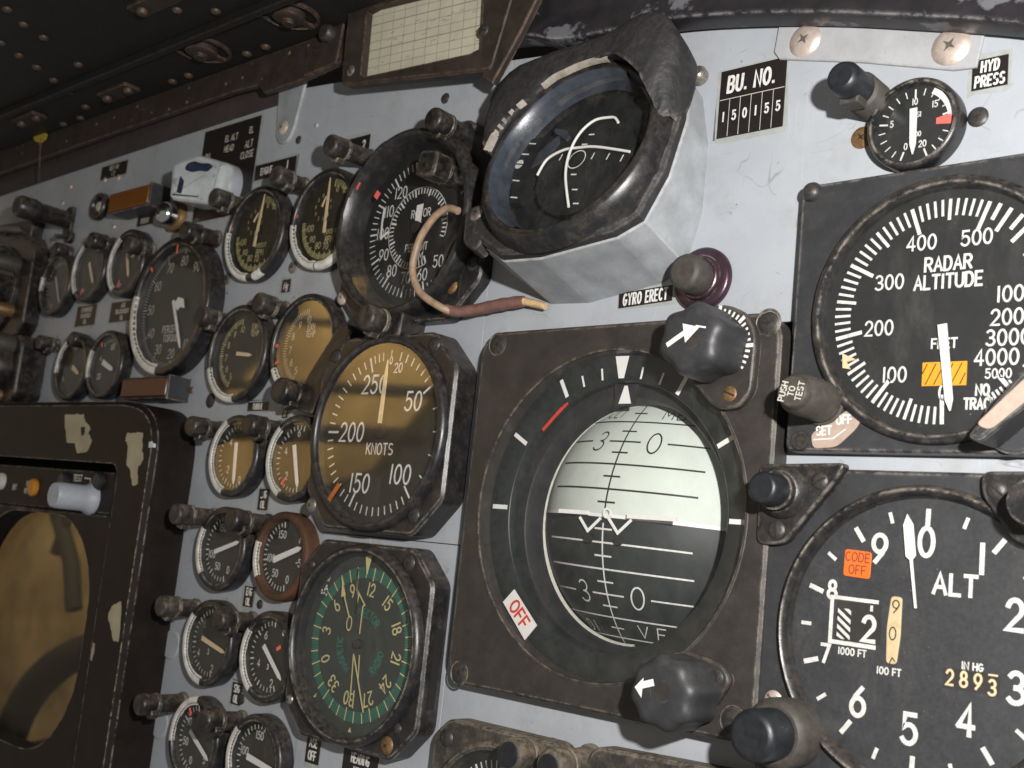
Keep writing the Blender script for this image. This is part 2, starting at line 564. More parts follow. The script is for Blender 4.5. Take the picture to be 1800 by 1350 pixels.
def plain(name, c, rough=.5, metal=0.0, var=.12, scale=500, spec=.5, bmp=0.0):
    m, nt, b, nd = nodes(name)
    cc = mixc(nt, ramp(nt, noise(nt, scale, 4), .3, .7), tuple(v * (1 - var) for v in c), tuple(min(1, v * (1 + var)) for v in c))
    nt.links.new(cc, b.inputs['Base Color'])
    b.inputs['Roughness'].default_value = rough
    b.inputs['Metallic'].default_value = metal
    b.inputs['Specular IOR Level'].default_value = spec
    if bmp:
        bump(nt, b, noise(nt, 1200, 4), bmp)
    M[name] = m
def glass(name, f0=.08, rough=.045, haze=.022, speck=.5, tint=(1, 1, 1)):
    m, nt, b, nd = nodes(name)
    out = nt.nodes['Material Output']
    tr = nt.nodes.new('ShaderNodeBsdfTransparent')
    tr.inputs[0].default_value = (*tint, 1)
    gl = nt.nodes.new('ShaderNodeBsdfGlossy')
    gl.inputs['Roughness'].default_value = rough
    df = nt.nodes.new('ShaderNodeBsdfDiffuse')
    df.inputs[0].default_value = (.42, .40, .36, 1)
    # Schlick reflectance of the two faces of the pane, the same from either side
    g = nt.nodes.new('ShaderNodeNewGeometry')
    dp = nt.nodes.new('ShaderNodeVectorMath')
    dp.operation = 'DOT_PRODUCT'
    nt.links.new(g.outputs['Normal'], dp.inputs[0])
    nt.links.new(g.outputs['Incoming'], dp.inputs[1])
    ab = nt.nodes.new('ShaderNodeMath')
    ab.operation = 'ABSOLUTE'
    nt.links.new(dp.outputs['Value'], ab.inputs[0])
    pw = math_n(nt, 'POWER', math_n(nt, 'SUBTRACT', 1.0, ab.outputs[0]), 5.0)
    frs = math_n(nt, 'ADD', math_n(nt, 'MULTIPLY', pw, 1 - f0), f0)
    dust = math_n(nt, 'ADD', math_n(nt, 'MULTIPLY', ramp(nt, noise(nt, 120, 6, .7), .40, .85), haze * 2),
                  math_n(nt, 'MULTIPLY', math_n(nt, 'MULTIPLY', ramp(nt, noise(nt, 1500, 2), .70, .76), ramp(nt, noise(nt, 75, 4), .45, .70)), speck))
    dust = math_n(nt, 'ADD', dust, math_n(nt, 'MULTIPLY', math_n(nt, 'MULTIPLY', ramp(nt, noise(nt, 45, 5, .7, (3, 1, 1)), .50, .72), ramp(nt, noise(nt, 30, 3), .42, .62)), .055))
    m1 = nt.nodes.new('ShaderNodeMixShader')
    m2 = nt.nodes.new('ShaderNodeMixShader')
    nt.links.new(dust, m1.inputs[0])
    nt.links.new(tr.outputs[0], m1.inputs[1])
    nt.links.new(df.outputs[0], m1.inputs[2])
    nt.links.new(frs, m2.inputs[0])
    nt.links.new(m1.outputs[0], m2.inputs[1])
    nt.links.new(gl.outputs[0], m2.inputs[2])
    nt.links.new(m2.outputs[0], out.inputs[0])
    M[name] = m

glass('clear_glass')
glass('dusty_glass', haze=.028, speck=.7)
glass('scope_glass', f0=.13, rough=.012, haze=.012, speck=.3)
glass('clean_glass', haze=.014, speck=.45)
paint('bezel_black', (.014, .0135, .015), .34, .35, dust=.55, dustc=(.17, .135, .10), wear=1.0, wearc=(.30, .27, .24), bmp=.25, bscale=1800)
paint('rim_black', (.012, .012, .014), .30, .35, dust=.55, dustc=(.17, .135, .10), wear=1.0, wearc=(.36, .32, .27), bmp=.2, wr=.0014)
paint('lamp_black', (.0095, .009, .0095), .32, .35, dust=.85, dustc=(.17, .13, .095), wear=.9, wearc=(.33, .28, .22), bmp=.4, bscale=1400)
paint('lamp_worn', (.016, .014, .013), .45, .4, dust=1.0, dustc=(.19, .15, .11), wear=1.0, wearc=(.36, .31, .25), bmp=.5, bscale=900, wr=.0016)
paint('rivet_brown', (.065, .040, .024), .5, .4, bmp=.4)
paint('lamp_dusty', (.05, .044, .036), .6, .3, dust=1.0, dustc=(.27, .21, .14), wear=.4, wearc=(.33, .27, .19), bmp=.35, bscale=1400)
paint('dusty_plate', (.030, .028, .024), .6, .35, dust=.95, dustc=(.25, .20, .135), wear=.5, bmp=.3)
paint('adi_brown', (.032, .0285, .0262), .42, .25, dust=.34, dustc=(.12, .09, .07), wear=.8, wearc=(.30, .25, .19), bmp=.35, bscale=3200)
paint('slate_black', (.030, .031, .034), .42, .2, dust=.28, dustc=(.14, .12, .10), wear=.8, wearc=(.36, .32, .28), bmp=.35, bscale=3000)
paint('frame_brown', (.0125, .0082, .0070), .50, spec=.22, var=.35, dust=.12, dustc=(.07, .05, .035), wear=1.0, wearc=(.42, .39, .33), bmp=.3, wr=.0010) # .35, dust=.12, dustc=(.07, .05, .035), wear=1.0, wearc=(.42, .39, .33), bmp=.3, wr=.0010)
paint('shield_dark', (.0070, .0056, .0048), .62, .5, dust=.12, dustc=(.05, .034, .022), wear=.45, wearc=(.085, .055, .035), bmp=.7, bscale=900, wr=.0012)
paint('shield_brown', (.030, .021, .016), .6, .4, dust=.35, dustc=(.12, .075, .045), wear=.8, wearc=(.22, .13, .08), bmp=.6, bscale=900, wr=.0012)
paint('lip_dark', (.017, .015, .018), .45, .4, dust=.15, dustc=(.08, .06, .05), spots=.8, spotc=(.15, .155, .17), ss=55, wear=1.0, wearc=(.30, .29, .29), bmp=.5, bscale=900, wr=.0018)
paint('trim_brown', (.048, .034, .033), .7, .25, bmp=.4)
paint('case_grey', (.30, .315, .33), .5, .22, wear=.8, wearc=(.58, .56, .50), spots=.4, spotc=(.19, .19, .185), bmp=.3, wr=.0014)
paint('rubber', (.022, .021, .022), .62, .4, dust=.38, dustc=(.13, .11, .10), wear=.7, wearc=(.19, .165, .145), bmp=1.0, bscale=330, bd=.0006, wr=.002)
paint('torn_rubber', (.30, .265, .225), .8, .5, spots=.8, spotc=(.06, .055, .05), bmp=.8, bscale=900)
paint('rust', (.080, .036, .016), .75, .5, spots=.7, spotc=(.035, .028, .022), bmp=.7, bscale=1600)
paint('strip_grey', (.37, .375, .385), .45, .12, spots=.45, spotc=(.16, .165, .16), wear=.6, wearc=(.20, .18, .15), bmp=.3)
paint('peeled_cream', (.37, .33, .215), .75, .14, spots=.3, spotc=(.26, .22, .14), bmp=.3)
paint('white_knob', (.40, .425, .42), .28, .22, spots=.8, ss=120, spotc=(.20, .225, .24), bmp=.1)
plain('smear_blue', (.016, .020, .042), .35, var=.5, scale=300)
paint('anodised', (.085, .050, .062), .30, .3, wear=1.0, wearc=(.55, .50, .48), metal=.7, bmp=.2, wr=.0008)
plain('dial_black', (.0105, .0115, .0120), .55)
plain('dial_olive', (.020, .017, .0085), .55)
plain('dial_green', (.034, .040, .035), .6)
plain('dial_slate', (.026, .027, .030), .6, var=.3, scale=900)
plain('ring_green', (.014, .018, .017), .40, var=.3)
plain('cavity', (.020, .020, .022), .5)
plain('print_white', (.66, .655, .62), .6, var=.20, scale=800)
plain('print_dim', (.50, .48, .41), .6, var=.15)
plain('print_cream', (.56, .50, .24), .6, var=.10)
plain('print_green', (.022, .16, .105), .6)
plain('print_black', (.018, .015, .014), .6)
plain('print_red', (.62, .045, .028), .5)
plain('fluor_red', (.85, .14, .105), .5, var=.05)
plain('dull_orange', (.42, .115, .022), .6)
plain('needle_cream', (.72, .56, .34), .5)
plain('needle_white', (.78, .76, .72), .5, var=.04)
plain('amber_block', (.83, .33, .012), .5, var=.06)
plain('flag_orange', (.92, .15, .010), .5, var=.05)
plain('drum_tan', (.60, .46, .26), .6)
plain('ball_white', (.57, .62, .56), .8, var=.05, scale=120)
plain('ball_black', (.021, .026, .0245), .55, var=.2, scale=120)
plain('rim_white', (.66, .64, .58), .5, var=.22, scale=260)
plain('placard_black', (.014, .010, .010), .42)
plain('screw_steel', (.30, .27, .24), .38, metal=.75, var=.35, scale=900, bmp=.3)
plain('screw_bright', (.66, .55, .48), .42, metal=.55, var=.18, scale=420, bmp=.15)
plain('screw_dark', (.055, .050, .046), .45, metal=.4, var=.4, scale=900, bmp=.4)
plain('slot_dark', (.012, .010, .009), .8)
plain('slot_soft', (.085, .072, .062), .7)
plain('residue', (.325, .342, .322), .7, var=.16, scale=260)
plain('ink_brown', (.22, .040, .006), .6)
plain('screw_brass', (.20, .115, .05), .5, metal=.4, var=.4, scale=900, bmp=.3)
plain('lens_orange', (.165, .052, .006), .35, var=.15)
plain('lens_red', (.060, .012, .006), .35, var=.2)
plain('cap_blueblack', (.0125, .0145, .0175), .42, var=.3, bmp=.3)
plain('cone_blue', (.040, .048, .062), .30, var=.35, scale=200, bmp=.2)
plain('knob_brown', (.050, .044, .037), .6, var=.3, bmp=.3)
plain('knob_bluegrey', (.34, .36, .40), .5, var=.06)
plain('tag_tan', (.38, .29, .235), .6, var=.1)
plain('wire_tan', (.30, .205, .135), .5, var=.3, scale=300)
plain('sleeve_brown', (.17, .088, .070), .45, var=.25, scale=300, bmp=.3)
plain('frayed_tip', (.55, .38, .20), .6, var=.3)
plain('chrome', (.62, .62, .62), .18, metal=1.0)
plain('card_paper', (.50, .465, .35), .75, var=.10, scale=90)
plain('card_ink', (.26, .24, .19), .8)
plain('yellow_chip', (.50, .36, .04), .7)
plain('amber_lamp', (.45, .19, .02), .4)
plain('crt_dark', (.006, .006, .006), .3)
plain('chip_grey', (.55, .57, .60), .6)
plain('reflection_wall_tan', (.62, .43, .18), .8, var=.55, scale=5)
plain('reflection_bar_dark', (.010, .009, .008), .8)
plain('void_black', (.002, .002, .002), .9)
# ------------------------------------------------------------------ small shared parts
_cache = {}
def screw(parent, x, y, z, r=2.6, mat='screw_steel', kind='cross', dome=.9, name='screw', turn=None):
    key = (r, mat, kind, dome)
    if key not in _cache:
        b = MB()
        b.lathe([(r, -.6), (r, .15 * dome), (r * .86, .55 * dome), (r * .6, .85 * dome), (r * .3, .97 * dome)], 20)
        b.disc(r * .3, .97 * dome, n=20)
        b.cur = 1
        zt = 1.0 * dome
        if kind == 'cross':
            b.prism([(-r * .40, 0), (-r * .1, -r * .09), (r * .1, -r * .09), (r * .40, 0), (r * .1, r * .09), (-r * .1, r * .09)], zt * .6, zt + .02)
            b.prism([(0, -r * .40), (r * .09, -r * .1), (r * .09, r * .1), (0, r * .40), (-r * .09, r * .1), (-r * .09, -r * .1)], zt * .6, zt + .03)
        elif kind == 'slot':
            b.box(-r * .8, r * .8, -r * .11, r * .11, zt * .4, zt + .02)
        o = obj(name, b, [mat, 'slot_soft' if mat == 'screw_bright' else 'slot_dark'], parent)
        _cache[key] = o.data
    else:
        o = obj(name, None, None, parent, data=_cache[key])
    o.location = (x * MM, y * MM, z * MM)
    rnd = random.Random(int(x * 13 + y * 7))
    o.rotation_euler = (0, 0, turn if turn is not None else rnd.uniform(0, 3))
    return o

def post_lamp(x, z, H, label, r=4.7, mat='lamp_black', group='post lamps standing out from the panel', hood=True, turn=0, rot=None):
    rl = random.Random(int(x * 3 + z * 11))
    rot = rot or (math.pi / 2 + math.radians(rl.uniform(-3, 3)), math.radians(rl.uniform(-3, 3)), 0)
    turn = turn or rl.uniform(-35, 35)
    if mat == 'lamp_black' and rl.random() < .45:
        mat = 'lamp_worn'
    t = thing('post_lamp', label, 'lamp', x, z, 0, group, rot)
    b = MB()
    b.lathe([(r * .98, -1), (r * .98, 1.0), (r * .84, 1.4), (r * .84, H - 8.3)], 32)
    obj('stem', b, mat, t)
    b = MB()
    b.knob([(r * .84, H - 9.2), (r * 1.02, H - 9.0), (r * 1.02, H - 7.9), (r * .95, H - 7.6), (r, H - 7.2), (r, H - 1.5), (r * .93, H - .55), (r * .80, H - .1), (r * .55, H)], 32)
    obj('cap', b, mat, t)
    if hood:
        b = MB()
        b.prism(roundpoly([(-r * .55, -r * .7), (-r * .45, -r - 1.5), (r * .45, -r - 1.5), (r * .55, -r * .7)], 1), H - 8.4, H - 4.2, .5)
        o = obj('light_hood', b, mat, t)
        o.rotation_euler = (0, 0, math.radians(turn))
    return t

def placard(label, x0, x1, z0, z1, lines, h=3.0, w=.55, k=.8, slant=0.0, tilt=0.0, ink='print_white', cells=None, plate='placard_black', gap=1.5, dy=None, residue=1.2, h0=0):
    cx, cz = (x0 + x1) / 2, (z0 + z1) / 2
    t = thing('placard', label, 'placard', cx, cz, h0, None, (math.pi / 2, math.radians(tilt), 0))
    hw, hh = (x1 - x0) / 2, (z1 - z0) / 2
    if residue:
        rr = random.Random(int(abs(x0) * 10))
        ring = []
        for px, py in rrect(-hw - residue, hw + residue, -hh - residue, hh + residue, residue, 3):
            ring.append((px + rr.uniform(-1.0, 1.2) * residue * .8, py + rr.uniform(-.9, .9) * residue * .8))
        obj('glue_residue', MB().prism(ring, .01, .05), 'residue', t)
    obj('plate', MB().box(-hw, hw, -hh, hh, -.05, .28, .08), plate, t)
    b = MB()
    n = len(lines)
    step = dy or (2 * hh / max(n, 1))
    for i, ln in enumerate(lines):
        y = (n - 1) * step / 2 - i * step
        if ln.strip():
            text(b, ln, 0, y, h, w, .31, k, 0, slant, gap)
    if b.v:
        obj('lettering', b, ink, t)
    return t

def pointer(parent, a, r0, r1, w, z, mat='needle_white', name='pointer', tip=None, thick=.35):
    tip = tip if tip is not None else min(3.0, abs(r1 - r0) * .25)
    b = MB()
    a = math.radians(a)
    def p(r, t):
        return (r * math.sin(a) + t * math.cos(a), r * math.cos(a) - t * math.sin(a))
    b.prism([p(r0, w / 2), p(r0, -w / 2), p(r1 - tip, -w * .42), p(r1, -.12), p(r1, .12), p(r1 - tip, w * .42)], z, z + thick)
    return obj(name, b, mat, parent)

def case_profile(r, h, lip, depth):
    return [(r, -.5), (r, h - 1.4), (r - .2, h - .7), (r - .7, h - .15), (r - 1.2, h), (r - lip + .3, h), (r - lip, h - .35), (r - lip - .25, h - depth)]

def gauge(name, label, x, z, r, h, lip=2.3, depth=3.0, face='dial_olive', rim='rim_black', group=None, glassm='clear_glass', cat='gauge'):
    t = thing(name, label, cat, x, z, 0, group)
    obj('case', MB().lathe(case_profile(r, h, lip, depth), 64), rim, t)
    obj('dial_face', MB().disc(r - lip - .1, h - depth), face, t)
    obj('glass', MB().disc(r - lip, h - 1.1), glassm, t, 5)
    t['_zf'] = h - depth + .08
    return t
def rim_paint(t, r, h, lip, segs, mat='rim_white'):
    b = MB()
    rnd = random.Random(int(r * 10 + segs[0][0]))
    for a0, a1 in segs:
        n = 9
        for i in range(n):
            u0, u1 = a0 + (a1 - a0) * i / n, a0 + (a1 - a0) * (i + 1) / n
            e = rnd.uniform(.18, .36) * lip
            b.lathe([(r - lip - e, h - .92), (r - lip - .06, h - .88), (r - lip + .02, h - .3), (r - lip + .34, h + .06), (r - 1.2, h + .06), (r - .66, h - .10), (r - .13, h - .66), (r + .06, h - 1.38), (r + .06, h - 2.4)], 6, a0=u0, a1=u1)
    return obj('rim_paint', b, mat, t)
def hub(t, z, r=1.5, mat='print_black'):
    return obj('hub', MB().knob([(r, z - 1.2), (r, z + .4), (r * .7, z + .7)], 20), mat, t)
def ticks(b, a0, a1, n, r0, r1, w, z, major=0, rm=None, wm=None):
    for i in range(n + 1):
        mj = major and i % major == 0
        b.tick(a0 + (a1 - a0) * i / n, (rm if mj and rm else r0), r1, (wm if mj and wm else w), z)
def nums(b, items, r, h, w, z, k=.8, slant=0.0, radial=False, gap=1.4):
    for t, a in items:
        ra = math.radians(a)
        text(b, t, r * math.sin(ra), r * math.cos(ra), h, w, z, k, a if radial else 0, slant, gap)

# ------------------------------------------------------------------ the panel and the shield over it
panel = thing('instrument_panel', None, None, -400, 0, 0, kind='structure')
panel['label'] = 'blue-grey painted sheet metal instrument panel'
OX, OZ = -400, 0
TOPC = [(-820, 198), (-740, 203), (-600, 207), (-500, 208), (-440, 207), (-400, 203), (-350, 198), (-300, 190), (-262, 185.5), (-222, 183.5), (-187, 177.5), (-158, 171), (-131, 163), (-103, 153), (-60, 137), (40, 92)]
def top_at(x):
    for (x0, z0), (x1, z1) in zip(TOPC, TOPC[1:]):
        if x0 <= x <= x1:
            return z0 + (z1 - z0) * (x - x0) / (x1 - x0)
def sheet(poly, h0=-1.6, h1=0.0, bev=.12, name='panel_sheet', mat='panel_paint'):
    return obj(name, MB().prism([(x - OX, z - OZ) for x, z in poly], h0, h1, bev), mat, panel)
def topline(xa, xb):
    pts = [(xa, top_at(xa))] + [p for p in TOPC if xa < p[0] < xb] + [(xb, top_at(xb))]
    return list(reversed(pts))
# a sheet each side of the attitude indicator's cut-out, with a loose joint beside the round dials
sheet([(-820, -180), (-373.0, -180), (-373.0, 3.0), (-294.6, 3.0), (-294.6, 78)] + topline(-820, -294.6))
sheet([(-372.7, -180), (-294.6, -180), (-294.6, 2.7), (-372.7, 2.7)], -1.6, .35)
sheet([(-294.35, -44), (-294.35, -180), (-167, -180), (-167, -44)])
sheet([(-294.35, -44), (-284, -44), (-284, 78), (-294.35, 78)])
sheet([(-294.35, 78), (-167, 78)] + topline(-294.35, -167))
sheet([(-167, -180), (40, -180)] + topline(-167, 40), bev=.05)
obj('top_trim', MB().prism([(x - OX, z) for x, z in [(-820, 194.5), (-740, 197.6), (-600, 199.6), (-490, 200.8), (-447, 201)] + list(reversed([(-820, 214), (-740, 214), (-600, 214), (-500, 214), (-447, 214)]))], .03, .6), 'trim_brown', panel)
b = MB()
b.prism([(-820 - OX, -180), (40 - OX, -180), (40 - OX, 260), (-820 - OX, 260)], -62, -60)
obj('back_wall', b, 'void_black', panel)
for x, z, r, m in [(-330.4, 181, 2.3, 'screw_dark'), (-426.9, 180.2, 2.0, 'screw_dark'), (-414.5, 185.1, 1.2, 'panel_paint'), (-468.9, 117.8, 3.0, 'screw_steel'), (-418, 118.6, 3.0, 'screw_steel'),
                   (-468.5, 58.6, 3.6, 'screw_dark'), (-148.5, 132, 3.4, 'screw_brass'), (-114.9, 132, 2.9, 'screw_dark'), (-538, 163, 1.7, 'screw_steel'), (-486, 64, 1.8, 'screw_brass'),
                   (-418, 17, 1.8, 'screw_dark'), (-453, 22, 2.0, 'screw_dark'), (-452, -20, 2.0, 'screw_brass'), (-409, -30, 2.0, 'screw_dark'), (-413, -70, 2.2, 'screw_dark'), (-366, -71, 2.8, 'screw_steel'),
                   (-588, 158, 1.6, 'screw_bright'), (-570, 152, 1.6, 'screw_bright'), (-607, 188, 1.6, 'screw_bright'), (-592, 187, 1.8, 'screw_bright'), (-648, 190, 1.5, 'screw_bright'), (-655, 181, 1.8, 'screw_bright')]:
    screw(panel, x - OX, z - OZ, 0, r, m)
for x, z in [(-471.5, -54.6), (-471.5, -89.9)]:
    b = MB().lathe([(6.6, .02), (6.6, .5), (6.1, .7)], 32, x - OX, z)
    b.disc(6.1, .7, x - OX, z)
    obj('plug', b, 'panel_paint', panel)

# glare shield over the panel: flange, underside, ribs, rivets, turn fasteners
gs = thing('glare_shield', 'dark riveted glare shield hanging over the panel top', 'shield', -600, 215)
GX, GZ = -600, 215
def gobj(name, mb, mat):
    return obj(name, mb, mat, gs)
fl = [(-860, 203), (-740, 206.5), (-600, 208), (-470, 208.5), (-449, 207.5), (-444, 202.5), (-412, 203), (-388, 205.5), (-388, 222), (-600, 222.5), (-860, 222)]
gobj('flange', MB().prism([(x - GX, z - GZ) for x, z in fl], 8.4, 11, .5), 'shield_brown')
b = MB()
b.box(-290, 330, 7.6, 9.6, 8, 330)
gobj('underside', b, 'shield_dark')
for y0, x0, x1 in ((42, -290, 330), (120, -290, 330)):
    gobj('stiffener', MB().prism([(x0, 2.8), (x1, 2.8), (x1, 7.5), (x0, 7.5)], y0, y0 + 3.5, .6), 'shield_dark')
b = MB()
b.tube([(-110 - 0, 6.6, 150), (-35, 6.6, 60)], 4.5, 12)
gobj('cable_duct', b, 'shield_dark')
rv = None
rivs = [(-517.5, 103.3), (-526.4, 91.4), (-531.6, 79.1), (-546.7, 53.5), (-551.3, 42.4), (-561.7, 25.8), (-558.7, 87.7), (-565, 75.6), (-571.3, 63.4), (-579.6, 50.1), (-586.7, 37.6), (-599.8, 21.5), (-640, 60), (-655, 48), (-630, 80), (-512, 118), (-520, 16), (-505, 16), (-440, 16), (-455, 16), (-620, 14), (-640, 14), (-430, 50), (-445, 60)]
for i, (x, h) in enumerate(rivs):
    if rv is None:
        bb = MB().lathe([(2.5, -.3), (2.3, .6), (1.5, 1.4), (.3, 1.7)], 12)
        rv = gobj('rivet', bb, 'rivet_brown')
        rv.rotation_euler = (math.pi / 2, 0, 0)
        o = rv
    else:
        o = obj('rivet', None, None, gs, data=rv.data)
        o.rotation_euler = (math.pi / 2, 0, 0)
    o.location = ((x - GX) * MM, 7.6 * MM, h * MM)
for x, h, s in ((-470, 31, 1.0), (-402, 31, .95)):
    b = MB()
    b.lathe([(14 * s, -.2), (14 * s, 1.2), (12.6 * s, 1.6), (12.2 * s, .3)], 40)
    o = gobj('turn_fastener', b, 'shield_brown')
    o.location = ((x - GX) * MM, 7.6 * MM, h * MM)
    o.rotation_euler = (math.pi / 2, 0, 0)
    b = MB().knob([(7.5 * s, -.2), (7.5 * s, 2.6), (5.8 * s, 3.4), (3 * s, 3.5), (2.8 * s, 5.2)], 24)
    b.prism([(-1.5, -13), (1.5, -13), (1.7, -7), (-1.7, -7)], .4, 1.6)
    obj('fastener_stud', b, 'shield_brown', o)
for x, h, l in ((-560, 24, 30), (-440, 70, 46), (-650, 30, 26)):
    b = MB().prism(roundpoly([(-l / 2, -5), (l / 2, -5), (l / 2, 5), (-l / 2, 5)], 2), -.2, 1.6, .4)
    o = gobj('doubler', b, 'shield_brown')
    o.location = ((x - GX) * MM, 7.6 * MM, h * MM)
    o.rotation_euler = (math.pi / 2, 0, 0)
    for sx in (-.36, .36):
        obj('doubler_bolt', MB().knob([(2.6, 1.2), (2.6, 3.2), (1.8, 3.9)], 12, sx * l, 0), 'rivet_brown', o)
gobj('yellow_mark', MB().prism([(-83, 8.2), (-79, 4.4), (-70, 1.8), (-64.5, 3.0), (-64, 6.4), (-68, 7.8), (-76, 7.6)], 12, 12.3), 'yellow_chip')
gobj('yellow_mark', MB().prism([(-65.5, 15.5), (-62, 14), (-60.5, 15), (-62.5, 16.5)], 12, 12.3), 'yellow_chip')
gobj('yellow_mark', MB().prism([(121.5, 13), (132, 8), (134, 9.4), (124, 15)], 12.8, 13.1), 'yellow_chip')
gobj('hanging_wire', MB().tube([(-71, 5, 12), (-70.2, -4, 12), (-69, -22, 10)], .45, 6), 'shield_brown')
b = MB()
rnd = random.Random(3)
for i in range(26):
    x, z = rnd.uniform(-790, -400), rnd.uniform(209, 220)
    s = rnd.uniform(.3, 1.0)
    b.prism([(x - GX - s, z - GZ - s * .6), (x - GX + s, z - GZ - s * .4), (x - GX + s * .6, z - GZ + s), (x - GX - s * .5, z - GZ + s * .7)], 10.9, 11.06)
o = gobj('paint_chips', b, 'wire_tan')
o['kind'] = 'stuff'
# bracket torn off the flange end, beside the card holder
b = MB().prism([(-412 - GX, 203.5 - GZ), (-390 - GX, 205 - GZ), (-388 - GX, 224 - GZ), (-400 - GX, 222 - GZ), (-404 - GX, 214 - GZ), (-413 - GX, 218 - GZ)], 11.2, 12.4, .4)
gobj('torn_bracket', b, 'shield_brown')
gobj('bolt', MB().knob([(4, 12), (4, 15.5), (3, 16.5)], 12, 203.5, 4.5), 'screw_dark')

# lip of the shield along the curved panel top, on the pilot's side of the card holder
lp = thing('shield_lip', 'dark scuffed metal lip along the curved panel top edge', 'trim', -200, 185)
pts = spline([(-330, 196.5), (-281, 190.5), (-262, 184.5), (-240, 182), (-214, 180), (-187, 175), (-158, 168), (-131, 160), (-100, 150), (-60, 134), (40, 90)], 5)
vs, fs = [], []
prof = [(0, 3.0), (-.2, 10.6), (.5, 12.4), (2.2, 13.0), (10.5, 9.5), (12.5, 10.0), (30, 14), (46, 16)]
for x, z in pts:
    for dz, h in prof:
        vs.append((x + 200, z + dz - 185, h))
n = len(prof)
for i in range(len(pts) - 1):
    for k in range(n - 1):
        fs.append([i * n + k, (i + 1) * n + k, (i + 1) * n + k + 1, i * n + k + 1])
obj('lip_strip', MB().add(vs, fs), 'lip_dark', lp)
b = MB().prism([(-288 + 200, 172 - 185), (-276 + 200, 190 - 185), (-258 + 200, 222 - 185), (-276 + 200, 222 - 185), (-294 + 200, 176 - 185)], 13.5, 16.5, .6)
obj('gusset', b, 'shield_brown', lp)

# correction card in its dark holder
ch = thing('card_holder', 'dark brown card frame with a ruled cream card under the shield', 'card holder', -333, 195)
def cp(l):
    return [(x + 333, z - 195) for x, z in l]
outer = cp([(-378.5, 191), (-374.5, 189.2), (-288.5, 177.2), (-279.5, 212), (-282, 222), (-380.5, 234)])
outer = [outer[i] for i in range(6)]
hole = cp([(-365.5, 189.6 + 1.2), (-295.3, 186), (-297.4, 212), (-299, 216), (-367.2, 222)])
b = MB().holed(outer, 0, 12.5, 17, .9, 0, 8, hole)
obj('frame', b, 'shield_brown', ch)
obj('card', MB().prism(cp([(-368, 188.5), (-293, 184), (-296, 222), (-370, 227)]), 12.6, 13.4), 'card_paper', ch)
b = MB()
for i in range(11):
    t = i / 10
    b.ribbon(cp([(-365.5 + 70 * t, 190.8 - 4.8 * t), (-367.2 + 70 * t, 221 - 5 * t)]), .28, 13.45)
for i in range(8):
    t = i / 7
    b.ribbon(cp([(-365.6 - 1.5 * t, 192.5 + 27 * t), (-295.5 - 1.8 * t, 188 + 26 * t)]), .25 if i % 3 else .45, 13.48)
for i in range(34):
    rr = random.Random(i)
    x, z = rr.uniform(-362, -300), rr.uniform(193, 212)
    b.ribbon(cp([(x, z), (x + rr.uniform(1, 3), z + .1)]), .3, 13.52)
obj('ruling', b, 'card_ink', ch)
screw(ch, -372.5 + 333, 195.5 - 195, 17, 2.5, 'screw_steel', 'slot')
screw(ch, -295 + 333, 194.5 - 195, 17, 2.6, 'screw_dark', 'slot')

# strap with a pan-head screw between shield and panel
sp = thing('strap', 'light grey metal strap with one screw below the glare shield', 'bracket', -436, 190)
b = MB().prism(roundpoly([(-447 + 436, 212 - 190), (-443.6 + 436, 184 - 190), (-440 + 436, 179.8 - 190), (-434 + 436, 180.2 - 190), (-430.5 + 436, 186 - 190), (-425.4 + 436, 212 - 190)], 3), .05, 1.3, .3)
obj('strap_plate', b, 'case_grey', sp)
screw(sp, -438.5 + 436, 188 - 190, 1.3, 3.6, 'screw_bright', 'cross', 1.5)

# doubler strip with two big screws by the hydraulic gauge
db = thing('doubler_strip', 'scuffed pale metal strip with two large cross-head screws', 'strip', -147, 162)
b = MB().prism([(x + 147, z - 162) for x, z in [(-179.4, 165.5), (-177.3, 162.6), (-150, 155.5), (-122, 146.8), (-115.6, 146.2), (-113.4, 158), (-133, 164.5), (-160, 172.5), (-178, 177.4)]], .05, 1.1, .3)
obj('strip', b, 'strip_grey', db)
screw(db, -168.6 + 147, 166.7 - 162, 1.1, 5.3, 'screw_bright', 'cross', 1.7, turn=.5)
screw(db, -122.8 + 147, 153.9 - 162, 1.1, 5.6, 'screw_bright', 'cross', 1.8, turn=.9)
# ------------------------------------------------------------------ attitude indicator
adi = thing('attitude_indicator', 'large square attitude indicator with half white, half black ball', 'attitude indicator', -226.4, 17.5)
obj('bezel_plate', MB().holed(rrect(-60.2, 60.4, -61.6, 61.8, 9, 8), 53.3, 0, 8, .9), 'adi_brown', adi)
obj('bezel_ring', MB().lathe([(53.9, 8.02), (53.5, 8.25), (52.9, 8.1), (52.6, 6.6), (52.5, 2.6)], 96), 'adi_brown', adi)
b = MB()
b.lathe([(52.6, 2.7), (44.0, 2.6), (43.6, 2.2), (43.4, -3.0)], 96)
obj('roll_scale_ring', b, 'ring_green', adi)
b = MB().lathe([(45.6, -3.0), (41.2, -3.2), (40.8, -3.7), (39.6, -11.6), (40.6, -12.6), (47, -13), (47, -52)], 96, 0, -2)
b.disc(47, -52, 0, -2, 64)
obj('inner_ring', b, 'cavity', adi)
obj('ball_rim', MB().lathe([(39.7, -11.3), (39.1, -11.7), (38.9, -12.3), (39.7, -12.9)], 80, 0, -2, a0=-185, a1=20), 'print_dim', adi)
BR, BC = 52.0, -46.6
def ballmap(u, v, w, R=BR):
    lo, la = u / R, v / R
    r = R + w
    c, s = math.cos(math.radians(1.6)), math.sin(math.radians(1.6))
    x, y = r * math.sin(lo) * math.cos(la), r * math.sin(la) - .8
    return (x * c + y * s, -x * s + y * c, BC + r * math.cos(lo) * math.cos(la))
